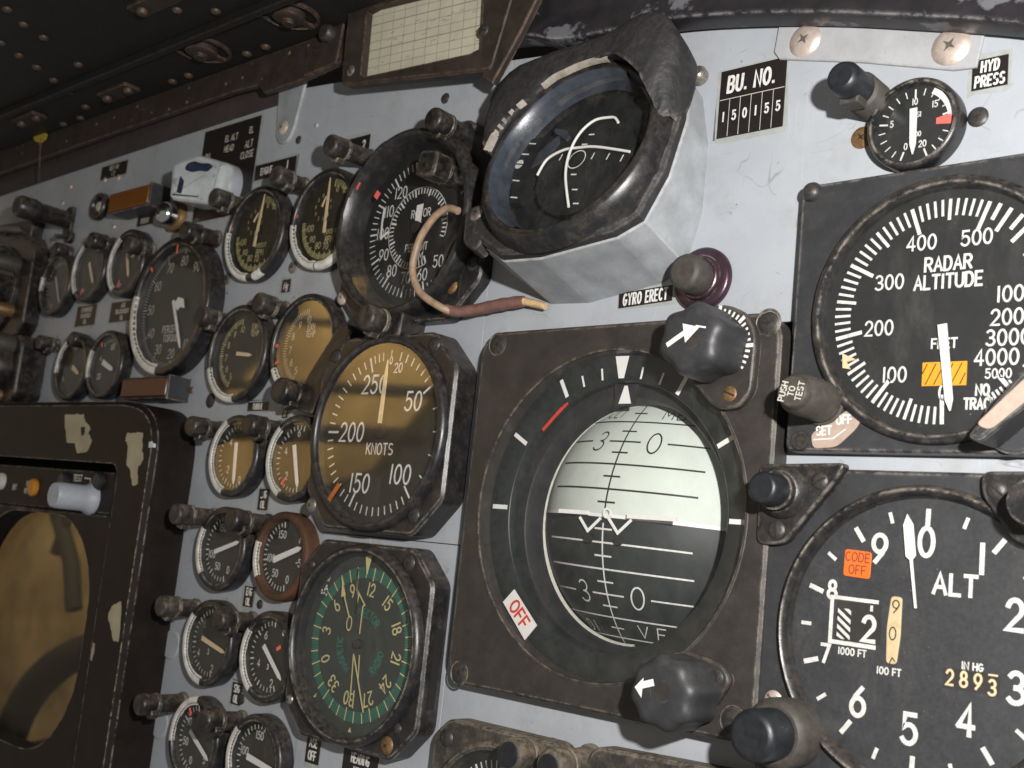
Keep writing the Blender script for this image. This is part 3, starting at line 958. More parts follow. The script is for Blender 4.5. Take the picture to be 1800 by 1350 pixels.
def patch(b, v0, v1):
    nu, nv = 40, 20
    vs = [(-62 + 124 * i / nu, v0 + (v1 - v0) * j / nv, 0) for j in range(nv + 1) for i in range(nu + 1)]
    fs = [[j * (nu + 1) + i, j * (nu + 1) + i + 1, (j + 1) * (nu + 1) + i + 1, (j + 1) * (nu + 1) + i] for j in range(nv) for i in range(nu)]
    b.add(vs, fs)
b = MB(); b.xf = ballmap
patch(b, 0, 58)
b.cur = 1
patch(b, -58, 0)
ball = obj('ball', b, ['ball_white', 'ball_black'], adi, 60)
b = MB(); b.xf = ballmap
d = math.radians(1) * BR * .95
def para(v, hw, w, gaps=()):
    segs, x = [], -hw
    for g0, g1 in gaps:
        segs.append((x, g0)); x = g1
    segs.append((x, hw))
    for s0, s1 in segs:
        m = max(2, int((s1 - s0) / 2))
        b.ribbon([(s0 + (s1 - s0) * i / m, v) for i in range(m + 1)], w, .06)
for sg, mat in ((1, 'print_black'), (-1, 'print_white')):
    b = MB(); b.xf = ballmap
    w = .62 if sg > 0 else .58
    for k in (10, 20, 40, 50, 60):
        para(sg * k * d, 30 / max(.5, math.cos(math.radians(k))) - (6 if k >= 50 else 0), w)
    para(sg * 30 * d, 33, w, ((-17.5, -7), (7, 18)))
    for k in (5, 15, 25, 35, 45, 55):
        para(sg * k * d, 3.3, w)
    b.xf = lambda u, v, t: ballmap(u, v, t + .03)
    b.ribbon([(0, sg * (3 + 57 * i / 40) * d) for i in range(41)], w, .06)
    b.xf = ballmap
    text(b, '3', -12.2, sg * 30 * d, 7.6, w, .06, 1.0, 0, .08)
    text(b, '0', 12.5, sg * 30 * d, 7.8, w, .06, 1.0, 0, .05)
    if sg > 0:
        text(b, 'CLI', -15, 45 * d, 4.6, .5, .06, 1.05, 0, .12, 2.4)
        text(b, 'MB', 17, 45 * d, 4.6, .5, .06, 1.2, 0, .1, 2.4)
    else:
        text(b, 'DI', -17, -46 * d, 4.6, .5, .06, 1.1, 0, .05, 3)
        text(b, 'VE', 17, -45 * d, 5.0, .5, .06, 1.3, 0, 0, 4)
    obj('pitch_scale', b, mat, ball)
b = MB(); b.xf = ballmap
b.ribbon([(-58 + 116 * i / 50, 0) for i in range(51)], 1.1, .05)
obj('horizon_line', b, 'needle_white', ball)
b = MB()
z = 2.82
b.poly([(-3.2, 51.9), (2.4, 51.8), (1.0, 44.4), (-1.2, 44.4)], z)
for a in (-20, -10, 10, 20):
    b.tick(a, 44.6, 48.6, .75, z)
for a in (-30, 30, -60, 60, -90, 90):
    b.tick(a, 44.5, 51.4, 1.5, z)
obj('roll_marks', b, 'needle_white', adi)
obj('roll_pointer', MB().poly([(-1.3, 42.6), (.0, 42.6), (2.0, 36.6), (-3.2, 36.6)], -.9), 'needle_white', adi)
obj('pointer_tab', MB().prism([(-5.5, 43.2), (4.5, 43.2), (3.2, 36.0), (-4.4, 36.0)], -1.5, -.95), 'cavity', adi)
obj('red_stripe', MB().ribbon([(-32.6, 27.6), (-27.8, 32.4), (-23.2, 36.6)], 1.3, 1.6), 'print_red', adi)
fl_ = MB().prism([(-35.6, -27.6), (-40.1, -32.3), (-28.7, -43.6), (-24.1, -38.3)], 4.65, 5.0)
flag = obj('off_flag', fl_, 'needle_white', adi)
obj('flag_lettering', text(MB(), 'OFF', -32.1, -35.5, 4.4, .85, 5.04, .95, 45), 'print_red', flag)
# miniature aircraft symbol in front of the ball
sy = 6.0
b = MB()
b.box(-18.2, -5.7, -.95, .35, sy, sy + .5)
b.box(9.7, 28.3, -1.3, .1, sy, sy + .5)
b.lathe([(1.0, sy + .2), (1.0, sy + .5), (1.7, sy + .5), (1.7, sy)], 20, 1.8, -.1)
sym = obj('aircraft_symbol', b, 'needle_white', adi)
b = MB()
for q in ([(-9.1, -2.1), (-5.5, -6.1), (-.9, -1.9)], [(2.6, -1.8), (6.5, -6.1), (11.2, -1.9)]):
    b.ribbon(q, .95, sy + .3)
    b.ribbon(q, .95, sy + .1)
obj('symbol_chevrons', b, 'needle_white', sym)
b = MB()
for x in (-5.5, 6.5):
    b.knob([(1.6, 5.0), (1.6, sy - .05), (1.3, sy)], 16, x, -8.4)
obj('symbol_shadow', b, 'print_black', sym)  # black dots standing in for the symbol's shadow on the ball
obj('glass', MB().disc(52.7, 7.4, n=80), 'dusty_glass', adi, 5)
for x, y in ((-52.6, 57.3), (55.9, 58.5), (-54.1, -58.0), (53.5, -55.8)):
    o = obj('screw_recess', MB().lathe([(4.3, 8.03), (4.0, 8.2), (3.7, 7.9), (3.4, 8.06)], 28, x, y), 'adi_brown', adi)
    screw(adi, x, y, 7.9, 3.3, 'screw_dark', 'cross', .7)
# upper knob with its scale plate
def fluted(r, n, amp, ph=0.0):
    return [((r + amp * math.cos(n * 2 * math.pi * i / 96)) * math.cos(2 * math.pi * i / 96 + ph), (r + amp * math.cos(n * 2 * math.pi * i / 96)) * math.sin(2 * math.pi * i / 96 + ph)) for i in range(96)]
kx, ky = 40.6, 51.0
b = MB()
plate = [(kx - 13.2, ky - 4.5), (kx - 1, ky - 16.5), (kx + 3.5, ky - 19), (kx + 9.5, ky - 18.2), (kx + 13.2, ky - 13.5)] + [(kx + 13.6 * math.cos(math.radians(a)), ky + 13.2 * math.sin(math.radians(a))) for a in range(-6, 196, 9)]
b.prism(roundpoly(plate, 2), 8.02, 11.4, .7)
kp = obj('knob_plate', b, 'adi_brown', adi)
b = MB()
for i in range(17):
    a = -14 + i * 8.6
    b.tick(a, 10.4 if i % 5 else 10.4, 12.0 if i % 5 != 2 else 12.9, .75 if i % 5 != 2 else 1.2, 11.46, kx, ky)
obj('knob_scale', b, 'print_white', kp)
screw(kp, kx + 6.2, ky - 14.2, 11.4, 2.3, 'screw_brass', 'slot', .5)
b = MB()
q = fluted(10.4, 6, .8, .35)
b.dome([(kx + x * 1.04, ky + y) for x, y in q], 11.6, 27.0, 4.0, kx, ky)
k1 = obj('trim_knob', b, 'slate_black', adi)
b = MB().lathe([(4.2, 27.03), (3.9, 26.7), (3.2, 26.1)], 28, kx + 1.2, ky - .4)
b.disc(3.2, 27.05, kx + 1.2, ky - .4)
obj('knob_dimple', b, 'adi_brown', k1)
b = MB()
b.ribbon([(kx - 6.2, ky - 2.0), (kx - 3.6, ky - .4), (kx - .8, ky + 1.2)], 1.5, 27.1)
b.poly([(kx - 1.7, ky + 4.0), (kx + 4.2, ky + 2.6), (kx - .3, ky - 1.8)], 27.12)
b.ribbon([(kx + 3, ky + 3), (kx + 6.2, ky + 2.4)], .5, 27.1)
obj('knob_arrow', b, 'needle_white', k1)
# lower knob
kx, ky = 40.0, -50.0
b = MB().prism(roundpoly([(kx - 12, ky - 7), (kx - 4, ky - 11.5), (kx + 5, ky - 8), (kx + 14, ky + 5), (kx + 10.5, ky + 9.5), (kx - 4, ky + 12), (kx - 12.5, ky + 5)], 4), 8.02, 11, .8)
kp = obj('knob_plate', b, 'adi_brown', adi)
screw(kp, kx + 9.2, ky + 5.5, 11, 2.2, 'screw_dark', 'slot', .5)
b = MB()
oc = [(kx + 10.2 * math.cos(math.radians(a)), ky + 10.2 * math.sin(math.radians(a))) for a in (10, 52, 95, 140, 170, 200, 245, 292, 335)]
b.dome([(kx + x * 1.06, ky + y) for x, y in fluted(10.2, 8, .45, .2)], 11, 25.5, 3.6, kx, ky)
k2 = obj('trim_knob', b, 'slate_black', adi)
b = MB().lathe([(3.9, 25.53), (3.6, 25.2), (3.0, 24.7)], 28, kx + 1, ky + .6)
b.disc(3.0, 25.55, kx + 1, ky + .6)
obj('knob_dimple', b, 'adi_brown', k2)
b = MB()
b.ribbon([(kx - 2.5, ky + 2.4), (kx - 6, ky + 1.2)], 1.9, 25.6)
b.poly([(kx - 5.4, ky + 3.4), (kx - 8.2, ky + .4), (kx - 5.6, ky - 2.2)], 25.62)
obj('knob_arrow', b, 'needle_white', k2)

# ------------------------------------------------------------------ radar altimeter
ra = thing('radar_altimeter', 'radar altitude dial with white needle and amber striped block', 'altimeter', -120.5, 77.2)
obj('bezel_plate', MB().holed(rrect(-43, 43, -38.9, 40.2, 2.2, 4), 35.5, 0, 6, .6), 'slate_black', ra)
obj('bezel_ring', MB().lathe([(36.9, 6.0), (36.5, 7.3), (35.6, 7.8), (34.5, 7.6), (33.9, 6.6), (33.5, 4.0)], 96), 'rim_black', ra)
obj('dial_face', MB().disc(33.8, 4.0, n=80), 'dial_black', ra)
b = MB()
z = 4.1
key = [(0, -182.3), (100, -143.6), (200, -102), (300, -61), (400, -18.6), (500, 21.6)]
def rang(v):
    for (v0, a0), (v1, a1) in zip(key, key[1:]):
        if v <= v1:
            return a0 + (a1 - a0) * (v - v0) / (v1 - v0)
for v in range(0, 501, 10):
    mj = v % 100 == 0
    b.tick(rang(v), 23.0 if mj else (25.0 if v % 50 == 0 else 26.2), 30.9, 1.1 if mj else (.9 if v % 50 == 0 else .72), z)
for i, a in enumerate((27, 33, 39.5, 45.5, 52, 58)):
    b.tick(a, 24.2 if i % 2 else 26.5, 31.2, 1.1, z)
for i, a in enumerate((126, 137.5, 140, 143.5, 146, 148.5, 151)):
    b.tick(a, 23.5 if i == 2 else 26.5, 29.5, 1.1 if i in (0, 2) else .6, z)
for t, x, y, h in (('0', 1.2, -22.4, 4.2), ('100', -12.4, -17.2, 4.2), ('200', -17.6, -3.9, 4.2), ('300', -15.3, 9.0, 4.2), ('400', -6.7, 19.4, 4.2), ('500', 8.2, 19.3, 4.2),
                   ('1000', 18.9, 3.2, 4.2), ('2000', 18.3, -2.9, 4.2), ('3000', 17.3, -8.3, 4.2), ('4000', 14.6, -13.4, 4.2), ('5000', 15.2, -17.7, 2.5)):
    text(b, t, x, y, h * .95, .58 if h > 3 else .38, z, .80)
text(b, 'RADAR', .9, 12.9, 3.7, .68, z, .80)
text(b, 'ALTITUDE', 1.0, 8.0, 3.7, .68, z, .80)
text(b, 'FEET', .9, -9.1, 2.5, .5, z, .9)
text(b, 'NO', 11.4, -21.9, 2.7, .6, z, .75)
text(b, 'TRACK', 10.9, -25.5, 2.7, .6, z, .72)
obj('markings', b, 'print_white', ra)
o = obj('warning_block', MB().box(-4.6, 7.2, -20.6, -14.2, 4.0, 4.3), 'amber_block', ra)
b = MB()
for i in range(5):
    b.ribbon([(-3.6 + i * 2.3, -20.2), (-1.0 + i * 2.3, -14.7)] if i < 4 else [(5.6, -20.2), (6.9, -17.4)], .3, 4.36)
b.ribbon([(-4.5, -17.2), (-3.3, -14.7)], .3, 4.36)
obj('block_stripes', b, 'dial_black', o)
obj('index_bug', MB().prism([(-27.6, -10.8), (-23.6, -12.6), (-26.3, -13.3), (-25.0, -15.4), (-27.3, -15.0)], 4.2, 4.9), 'needle_cream', ra)
pointer(ra, 172.4, 4.2, 27.8, 2.5, 5.0, 'needle_white', tip=3)
obj('glass', MB().disc(33.8, 6.4, n=64), 'clean_glass', ra, 5)
screw(ra, -39.6, 37.9, 6.0, 3.0, 'screw_dark', 'none', 2.4)
b = MB().lathe([(2.9, 6.02), (2.7, 6.5), (1.7, 6.5), (1.5, 5.5)], 24, -38.2, -35.8)
b.disc(1.5, 6.05, -38.2, -35.8)
obj('screw_socket', b, ['screw_dark'], ra)
b = MB().prism(roundpoly([(-35, -34), (-34, -38.2), (-27, -37.6), (-21.5, -32.5), (-20, -29.5), (-21, -27.4), (-24, -27.0)], 1.6), 6.02, 6.5, .15)
o = obj('set_tag', b, 'tag_tan', ra)
b = MB()
text(b, 'OFF', -25.1, -29.9, 2.3, .5, 6.56, .85, -4)
text(b, 'SET', -30.9, -33.0, 2.3, .5, 6.56, .85, -4)
b.ribbon([(-33.8, -35.6), (-28, -35.2), (-24.5, -32.6)], .35, 6.56)
obj('tag_lettering', b, 'print_white', o)
b = MB()
b.knob([(6.6, 6.0), (6.6, 7), (5.9, 7.2), (5.9, 20.5), (5.0, 21.8), (4.6, 22.6), (4.4, 24.2), (3.9, 24.6)], 48, -31.8, -25.0, flute=(7.3, 20.4, .16))
k = obj('test_knob', b, 'knob_brown', ra)
b = MB()
for i, w in enumerate(('PUSH', 'TO', 'TEST')):
    text(b, w, -34.3 + i * 2.5, -25.0, 1.7, .34, 24.66, .95, -78)
obj('knob_lettering', b, 'print_dim', k)
b = MB().prism(roundpoly([(13.5, -36.5), (17, -38), (33, -24), (30, -19), (26, -20)], 2), 8, 20, 1.2)
k = obj('mode_lever', b, 'slate_black', ra)
b = MB().prism(roundpoly([(16, -33.5), (19.5, -35), (31, -25), (28, -21.5)], 2), 20.02, 20.6, .2)
obj('lever_cap', b, 'tag_tan', k)
obj('lever_base', MB().knob([(8, 6), (8, 7.6), (7, 8)], 32, 21, -31), 'slate_black', k)

# ------------------------------------------------------------------ barometric altimeter
al = thing('barometric_altimeter', 'square altimeter reading ALT with orange CODE OFF flag', 'altimeter', -122.2, -9.6)
obj('bezel_plate', MB().holed(roundpoly([(-47.5, 42), (-46.5, -38), (-34, -50), (44, -50), (48, -40), (48, 43.2), (-44, 43.2)], 5), 38.6, 0, 6, .8), 'slate_black', al)
obj('bezel_ring', MB().lathe([(39.6, 6.0), (39.2, 7.3), (38.3, 7.9), (37.6, 7.5), (36.7, 5.6), (36.2, 4.0)], 96), 'rim_black', al)
obj('dial_face', MB().disc(36.4, 4.0, n=80), 'dial_slate', al)
b = MB()
z = 4.1
for i in range(20):
    a = 1 + i * 18
    b.tick(a, 29.2 if i % 2 == 0 else 30.6, 33.6, 1.3 if i % 2 == 0 else 1.0, z)
for n_, x, y in (('0', .4, 25.0), ('1', 14.8, 21.7), ('2', 23.2, 8.7), ('3', 24.2, -8.7), ('4', 12.5, -18.1), ('5', -1.7, -22.7), ('6', -15.9, -18.1), ('7', -26.0, -6.9), ('8', -25.0, 10.3), ('9', -12.2, 22.4)):
    s = 4.6 if n_ in '78' else 7.2
    text(b, n_, x, y, s, 1.25 if s > 5 else .95, z, .78)
text(b, 'ALT', 8.3, 14.6, 5.0, 1.0, z, .95)
text(b, '1000 FT', -18.3, -5.6, 1.7, .38, z, .9)
text(b, '100 FT', -7.9, -9.2, 1.7, .38, z, .9)
text(b, 'IN HG', 13.5, -5.0, 1.7, .38, z, .9)
b.poly([(-11.6, 8.7), (-25.4, 8.9), (-25.4, 7.9), (-11.6, 7.7)], z)
b.poly([(-25.4, 7.9), (-25.4, -2.9), (-24.3, -2.9), (-24.3, 7.88)], z)
b.poly([(-25.4, -2.9), (-25.4, -4.0), (-11.8, -4.2), (-11.8, -3.1)], z)
obj('markings', b, 'print_white', al)
o = obj('counter_window', MB().box(-23.4, -10.8, -2.8, 7.4, 3.9, 4.06), 'print_black', al)
b = MB()
for y in (5.6, 3.5, 1.4, -.7):
    b.poly([(-23.0, y), (-23.0, y - 1.1), (-19.2, y - 4.0), (-19.2, y - 2.9)] if y > 0 else [(-23.0, y), (-23.0, y - 1.1), (-21.6, -2.5), (-20.6, -2.5)], 4.12)
b.poly([(-21.3, 5.6), (-19.2, 4.0), (-19.2, 5.1), (-19.9, 5.6)], 4.12)
text(b, '2', -14.0, 1.0, 6.3, 1.2, 4.12, .8)
b.ribbon([(-13.5, 6.9), (-13.5, 5.9)], .8, 4.12)
obj('counter_digits', b, 'print_white', o)
b = MB().prism(roundpoly([(-8.7, -7.2), (-5.9, -7.2), (-5.2, 0), (-5.2, 10.2), (-8.2, 10.2), (-9.0, 2)], 1), 3.9, 4.5, .2)
o = obj('hundreds_drum', b, 'drum_tan', al)
b = MB()
text(b, '9', -6.7, 7.6, 3.2, .35, 4.56, .85)
text(b, '0', -7.2, .6, 3.2, .35, 4.56, .85)
b.ribbon([(-7.6, -7.0), (-7.0, -5.6), (-6.2, -6.4)], .3, 4.56)
obj('drum_digits', b, 'print_black', o)
o = obj('baro_window', MB().box(6.2, 20.2, -11.2, -6.2, 3.9, 4.06), 'print_black', al)
b = MB()
for i, (t, y) in enumerate((('2', -8.4), ('8', -8.4), ('9', -8.5), ('3', -9.4))):
    text(b, t, 8.0 + i * 3.5, y, 3.6, .6, 4.12, .72)
b.ribbon([(17.6, -6.4), (19.6, -6.4)], .45, 4.12)
obj('baro_digits', b, 'needle_cream', o)
o = obj('code_flag', MB().prism(roundpoly([(-22.0, 14.4), (-14.4, 14.0), (-14.2, 21.2), (-21.8, 21.6)], .9), 4.1, 4.45, .1), 'flag_orange', al)
b = MB()
text(b, 'CODE', -18.1, 19.6, 2.3, .36, 4.5, .9, 2)
text(b, 'OFF', -18.0, 16.2, 2.3, .36, 4.5, .9, 2)
obj('flag_lettering', b, 'ink_brown', o)
b = MB()
a = math.radians(-8.4)
def pq(r, t):
    return (r * math.sin(a) + t * math.cos(a), r * math.cos(a) - t * math.sin(a))
b.prism([pq(7.8, .3), pq(20.2, .4), pq(21.2, 1.35), pq(29.4, 1.45), pq(32.2, .1), pq(29.4, -1.25), pq(21.2, -1.35), pq(20.2, -.4), pq(7.8, -.3)], 5.0, 5.35)
obj('pointer', b, 'needle_white', al)
obj('glass', MB().disc(36.6, 6.3, n=64), 'clear_glass', al, 5)
screw(al, -39.5, -21.5, 6, 2.8, 'screw_bright', 'slot', .8)
# corner lamp bracket, second bracket, and the setting knob
b = MB().prism(roundpoly([(-47.2, 43.6), (-20.5, 44.6), (-23, 40), (-37.8, 21.2), (-46.4, 20.8)], 2.5), 6.02, 9.5, .6)
lb = obj('lamp_bracket', b, 'bezel_black', al)
b = MB().knob([(7.6, 9.5), (7.2, 11), (5.6, 12.2), (5.4, 14.5)], 36, -39.0, 35.8)
obj('lamp_socket', b, 'bezel_black', lb)
b = MB().knob([(4.5, 13), (4.5, 20.6), (4.0, 21.4), (3.4, 21.6)], 32, -39.0, 35.8)
obj('lamp_cap', b, 'cap_blueblack', lb)
screw(lb, -27.9, 39.3, 9.5, 2.5, 'screw_dark', 'slot', .9)
screw(lb, -40.2, 25.2, 9.5, 2.7, 'screw_dark', 'slot', .9)
b = MB().prism(roundpoly([(15.5, 43.2), (16, 37), (24.5, 26), (40, 24), (44, 44)], 2.5), 6.02, 9.5, .6)
lb = obj('lamp_bracket', b, 'bezel_black', al)
screw(lb, 19.6, 38.6, 9.5, 2.5, 'screw_dark', 'slot', .9)
obj('lamp_socket', MB().knob([(7.6, 9.5), (7.2, 11), (5.6, 12.2), (5.4, 20)], 36, 31, 35), 'bezel_black', lb)
b = MB().knob([(9.4, 6), (9.4, 14.0), (8.8, 15.6), (7.6, 16.4)], 80, -33.6, -29.0, flute=(6.5, 13.9, .14))
k = obj('setting_knob', b, 'knob_brown', al)
b = MB().knob([(6.8, 16), (6.8, 26.0), (6.2, 27.2), (5.1, 27.6)], 40, -33.6, -29.0)
obj('knob_cap', b, 'cap_blueblack', k)
# ------------------------------------------------------------------ airspeed indicator
asi = thing('airspeed_indicator', 'octagonal airspeed dial marked KNOTS with amber reflection', 'airspeed indicator', -334.4, 42.4)
obj('flange', MB().holed(roundpoly(octagon(39.2, 38.2, 14), 2.5), 37.0, 0, 11, 1.0), 'bezel_black', asi)
obj('bezel_ring', MB().lathe([(38.4, 10.9), (38.0, 12.6), (37.0, 13.8), (35.8, 14.0), (35.0, 13.5), (34.6, 12.2), (34.3, 9.0)], 96), 'rim_black', asi)
obj('dial_face', MB().disc(34.6, 9.0, n=80), 'dial_olive', asi)
b = MB()
z = 9.1
key = [(0, 1), (20, 11.5), (50, 54.5), (100, 140.5), (150, 205.3), (200, 270.5), (250, 338.6)]
def sang(v):
    for (v0, a0), (v1, a1) in zip(key, key[1:]):
        if v <= v1:
            return a0 + (a1 - a0) * (v - v0) / (v1 - v0)
for v in list(range(20, 100, 5)) + list(range(100, 251, 5)):
    if 50 < v < 100 and v % 10:
        continue
    mj = v % 50 == 0
    b.tick(sang(v), 25.8 if mj else 28.6, 32.0, .85 if mj else .55, z)
for i in range(1, 4):
    b.tick(338.6 + i * 4.6, 28.6, 32, .5, z)
b.tick(1, 29.5, 32.5, .5, z)
for t, x, y, h in (('250', -7.6, 19.2, 7.0), ('200', -17.8, .3, 7.2), ('150', -9.3, -19.7, 7.0), ('100', 13.3, -15.6, 7.0), ('50', 15.8, 12.2, 7.0), ('20', 5.2, 25.4, 3.6), ('0', .6, 28.5, 2.8)):
    text(b, t, x, y, h, .85 if h > 5 else .5, z, .78, 0, .06)
text(b, 'KNOTS', 0, -6.2, 4.2, .55, z, .85)
obj('markings', b, 'print_white', asi)
pointer(asi, .8, 3.6, 28.4, 2.1, 10.4, 'needle_cream', tip=6)
hub(asi, 10, 2.4)
obj('limit_mark', MB().tick(-141.5, 26.6, 35.0, 2.2, 13.0), 'dull_orange', asi)
obj('glass', MB().disc(34.8, 12.4, n=64), 'clear_glass', asi, 5)
for x, y, m in ((26, 33, 'screw_dark'), (25.5, -30.5, 'screw_dark'), (-34.5, -29.5, 'screw_steel'), (-31, 31, 'screw_dark')):
    screw(asi, x, y, 11, 3.0, m, 'cross', 1.2)

# ------------------------------------------------------------------ heading and bearing indicator
hd = thing('bearing_indicator', 'octagonal compass card dial with green degree ring and cream pointers', 'compass', -334.6, -37.4)
obj('flange', MB().holed(roundpoly(octagon(38.2, 37.6, 12), 2.5), 36.0, 0, 9.5, 1.0), 'bezel_black', hd)
obj('bezel_ring', MB().lathe([(37.2, 9.4), (36.9, 11.2), (36.0, 12.6), (34.8, 13.0), (33.9, 12.4), (33.5, 11), (33.2, 6.5)], 96), 'rim_black', hd)
obj('dial_face', MB().disc(33.4, 6.5, n=80), 'dial_green', hd)
card = obj('compass_card', MB().disc(29.2, 6.7, n=80), 'dial_green', hd)
z = 6.8
gb, cb = MB(), MB()
for i in range(180):
    a = i * 2 - 112.5
    gb.tick(a, 24.6, 28.6, .62, z)
for i in range(36):
    a = i * 10 - 112.5
    cb.tick(a, 24.6 if i % 3 else 23.8, 28.8, .5, z + .05)
for i in range(12):
    a = i * 30 - 112.5
    r = math.radians(a)
    text(cb, str(i * 3), 20.6 * math.sin(r), 20.6 * math.cos(r), 4.6, .62, z, .74, a)
text_arc(gb, 'VECTOR', 11.6, 18, 3.0, .5, z, .8)
text_arc(gb, 'RADIO', 12.2, 118, 3.0, .5, z, .8, inward=True)
text_arc(gb, 'MAGNETIC', 11.8, -118, 3.0, .5, z, .72, inward=False)
obj('degree_ring', gb, 'print_green', card)
for a in (45, 90, 135, 180, -135, -90, -46):
    r = math.radians(a)
    c0 = 31.6
    cb.poly([(c0 * math.sin(r) + 1.2 * math.cos(r + q), c0 * math.cos(r) + 1.2 * math.sin(r * 0 + q)) for q in (math.pi / 2 + (0), math.pi / 2 + 2.1, math.pi / 2 + 4.2)], z + .02)
obj('card_numerals', cb, 'print_cream', card)
obj('lubber_mark', MB().prism([(-1.6, 32.8), (1.8, 32.8), (.2, 25.6)], 7.6, 7.9), 'print_cream', hd)
b = MB()
for q in ([(-2.6, 12), (-2.6, 11), (-2.6, 18), (-4.2, 20), (-4.6, 27.4)], [(-4.6, 27.4), (-4.0, 20), (1.6, 14.6), (.6, 14), (.6, 4)], [(-1.4, -4), (-.4, -18.5)], [(2.0, -4), (2.8, -12)], [(1.4, -17), (1.6, -23)]):
    b.ribbon(q, .62, 8.2)
obj('double_pointer', b, 'print_cream', hd)
b = MB()
b.ribbon([(-12.8, 23.4), (-10.6, 17.5), (-6.2, 9.8)], .7, 8.7)
b.poly([(-12.6, 23.2), (-11.9, 16.2), (-9.4, 17.2)], 8.72)
b.ribbon([(-5.4 + 1.4 * math.sin(q), 7 + 2.6 * math.cos(q)) for q in [i * .45 for i in range(14)]], .5, 8.74, True)
b.ribbon([(-.4, -4.5), (8.3, -23.4)], .75, 8.7)
obj('single_pointer', b, 'print_cream', hd)
hub(hd, 8.4, 1.8)
b = MB()
rnd = random.Random(5)
for i in range(9):
    x, y = -19 + rnd.uniform(-1.6, 1.6), 18 + rnd.uniform(-2, 2)
    b.poly([(x - .5, y - .4), (x + .5, y - .3), (x + .3, y + .5), (x - .4, y + .3)], 11.32 + i * .01)
obj('glass_fleck', b, 'print_dim', hd)
obj('glass', MB().disc(33.7, 11.2, n=64), 'clear_glass', hd, 5)
for x, y, m in ((24.5, 32, 'screw_dark'), (24, -32.5, 'screw_brass'), (-34, -25.5, 'screw_steel'), (-31, 27, 'screw_dark'), (5, 35.2, 'screw_dark'), (29.5, 12, 'screw_dark'), (28.5, -26, 'screw_dark')):
    screw(hd, x, y, 9.5, 3.2 if abs(x) < 28 and abs(y) > 30 and x > 10 else 2.0, m, 'cross', 1.2)
obj('side_slot', MB().box(38.0, 38.5, -18, 10, 2.5, 6.0), 'slot_dark', hd)

# ------------------------------------------------------------------ rotor tachometer
ro = thing('rotor_tachometer', 'deep round rotor percent RPM dial behind the loose wire loop', 'tachometer', -334.4, 126)
obj('flange', MB().holed(roundpoly(octagon(41, 40, 15), 2.5), 37.5, 0, 6, .8), 'bezel_black', ro)
obj('bezel_ring', MB().lathe([(38.6, 5.5), (38.6, 11.5), (38.0, 13.2), (36.9, 14.0), (35.8, 13.8), (35.1, 13), (33.0, 7.5), (32.4, 3.0)], 96), 'rim_black', ro)
obj('dial_face', MB().disc(32.8, 3.0, n=80), 'dial_black', ro)
b = MB()
z = 3.1
for i in range(0, 76):
    v = 130 - i
    if v < 55:
        continue
    a = -90 + (v - 100) * 2.66
    mj = v % 10 == 0
    if v % 2 == 0 or mj:
        b.tick(a, 23.6 if mj else 25.2, 28.6, .75 if mj else .42, z)
for i in range(9):
    b.tick(14 + i * 6.2, 25.2, 28.6, .42, z)
for t in (120, 110, 100, 90, 80, 70, 60, 50):
    a = math.radians(-90 + (t - 100) * 2.66)
    text(b, str(t), 20.8 * math.sin(a), 20.6 * math.cos(a), 4.6, .5, z, .74)
for i in range(50):
    a = -205 + i * 6.4
    b.tick(a, 14.2 if i % 5 else 13.4, 16.6, .5 if i % 5 else .85, z)
b.ribbon([(16.9 * math.sin(math.radians(-205 + i * 8)), 16.9 * math.cos(math.radians(-205 + i * 8))) for i in range(40)], .28, z + .03)
text(b, 'ROTOR', 1.6, 5.8, 3.2, .4, z + .5, .8)
text(b, 'PERCENT', .6, -8.0, 3.0, .42, z, .74)
text(b, 'RPM', 1.4, -11.8, 3.4, .5, z, .8)
obj('markings', b, 'print_white', ro)
b = MB()
b.ribbon([(-20.5, 10), (-20.8, 4), (-20.4, -2.2), (-16.6, -.2)], 1.1, 4.2)
obj('slip_pointer', b, 'needle_white', ro)
b = MB().poly([(-1.6, 9.5), (2.2, 9.8), (1.8, 4), (1.9, .2), (-2.6, .6), (-1.8, 3)], 3.35)
obj('counterweight', b, 'needle_white', ro)
hub(ro, 4.2, 2.6)
b = MB()
b.tick(-57, 33.6, 35.6, 3.2, 12.62)
b.tick(-52, 20.6, 23.6, 3.0, 11.4)
obj('limit_mark', b, 'fluor_red', ro)
obj('slip_mark', MB().poly([(-34.6, 5), (-33.4, 6.6), (-32.2, 13.6), (-33.2, 14.6), (-34, 12), (-35.2, 9.0)], 13.6), 'needle_white', ro)
obj('glass', MB().disc(34.9, 11.2, n=64), 'clean_glass', ro, 5)
for x, y, m in ((26.5, -27, 'screw_brass'), (-38.0, -26.5, 'screw_bright'), (36, -19, 'screw_dark')):
    screw(ro, x, y, 6, 3.0, m, 'cross', 1.2)
obj('bezel_seam', MB().box(30.5, 31.1, -33, -16, 5.9, 6.25), 'screw_dark', ro)

# ------------------------------------------------------------------ hooded deviation indicator on its wedge case
TA = math.radians(17.6)
hi = thing('deviation_indicator', 'black octagonal cross-pointer dial under torn rubber hood on grey wedge case', 'course indicator', -241.5, 128.6, 0, None, (math.pi / 2 - TA, 0, 0))
oc = [(-39, -26), (-21, -36.6), (-4, -37.4), (26, -33.2), (35, -28.5), (39.4, -12), (39.6, 10), (36, 26), (25, 40), (-24, 41), (-38, 30), (-42, 0)]
obj('case', MB().holed(oc, 32.5, -16, 16.4, .5), 'case_grey', hi)
obj('bezel', MB().holed([(x * .985, y * .985) for x, y in oc], 33, 16.42, 20.4, 1.2), 'rubber', hi)
obj('bezel_ring', MB().lathe([(38.0, 20.2), (37.2, 22.5), (36.0, 25.2), (34.6, 26.4), (33.2, 26.4), (32.4, 25.6), (31.2, 22.0), (29.8, 17.6), (29.4, 15.6)], 96), 'rim_black', hi)
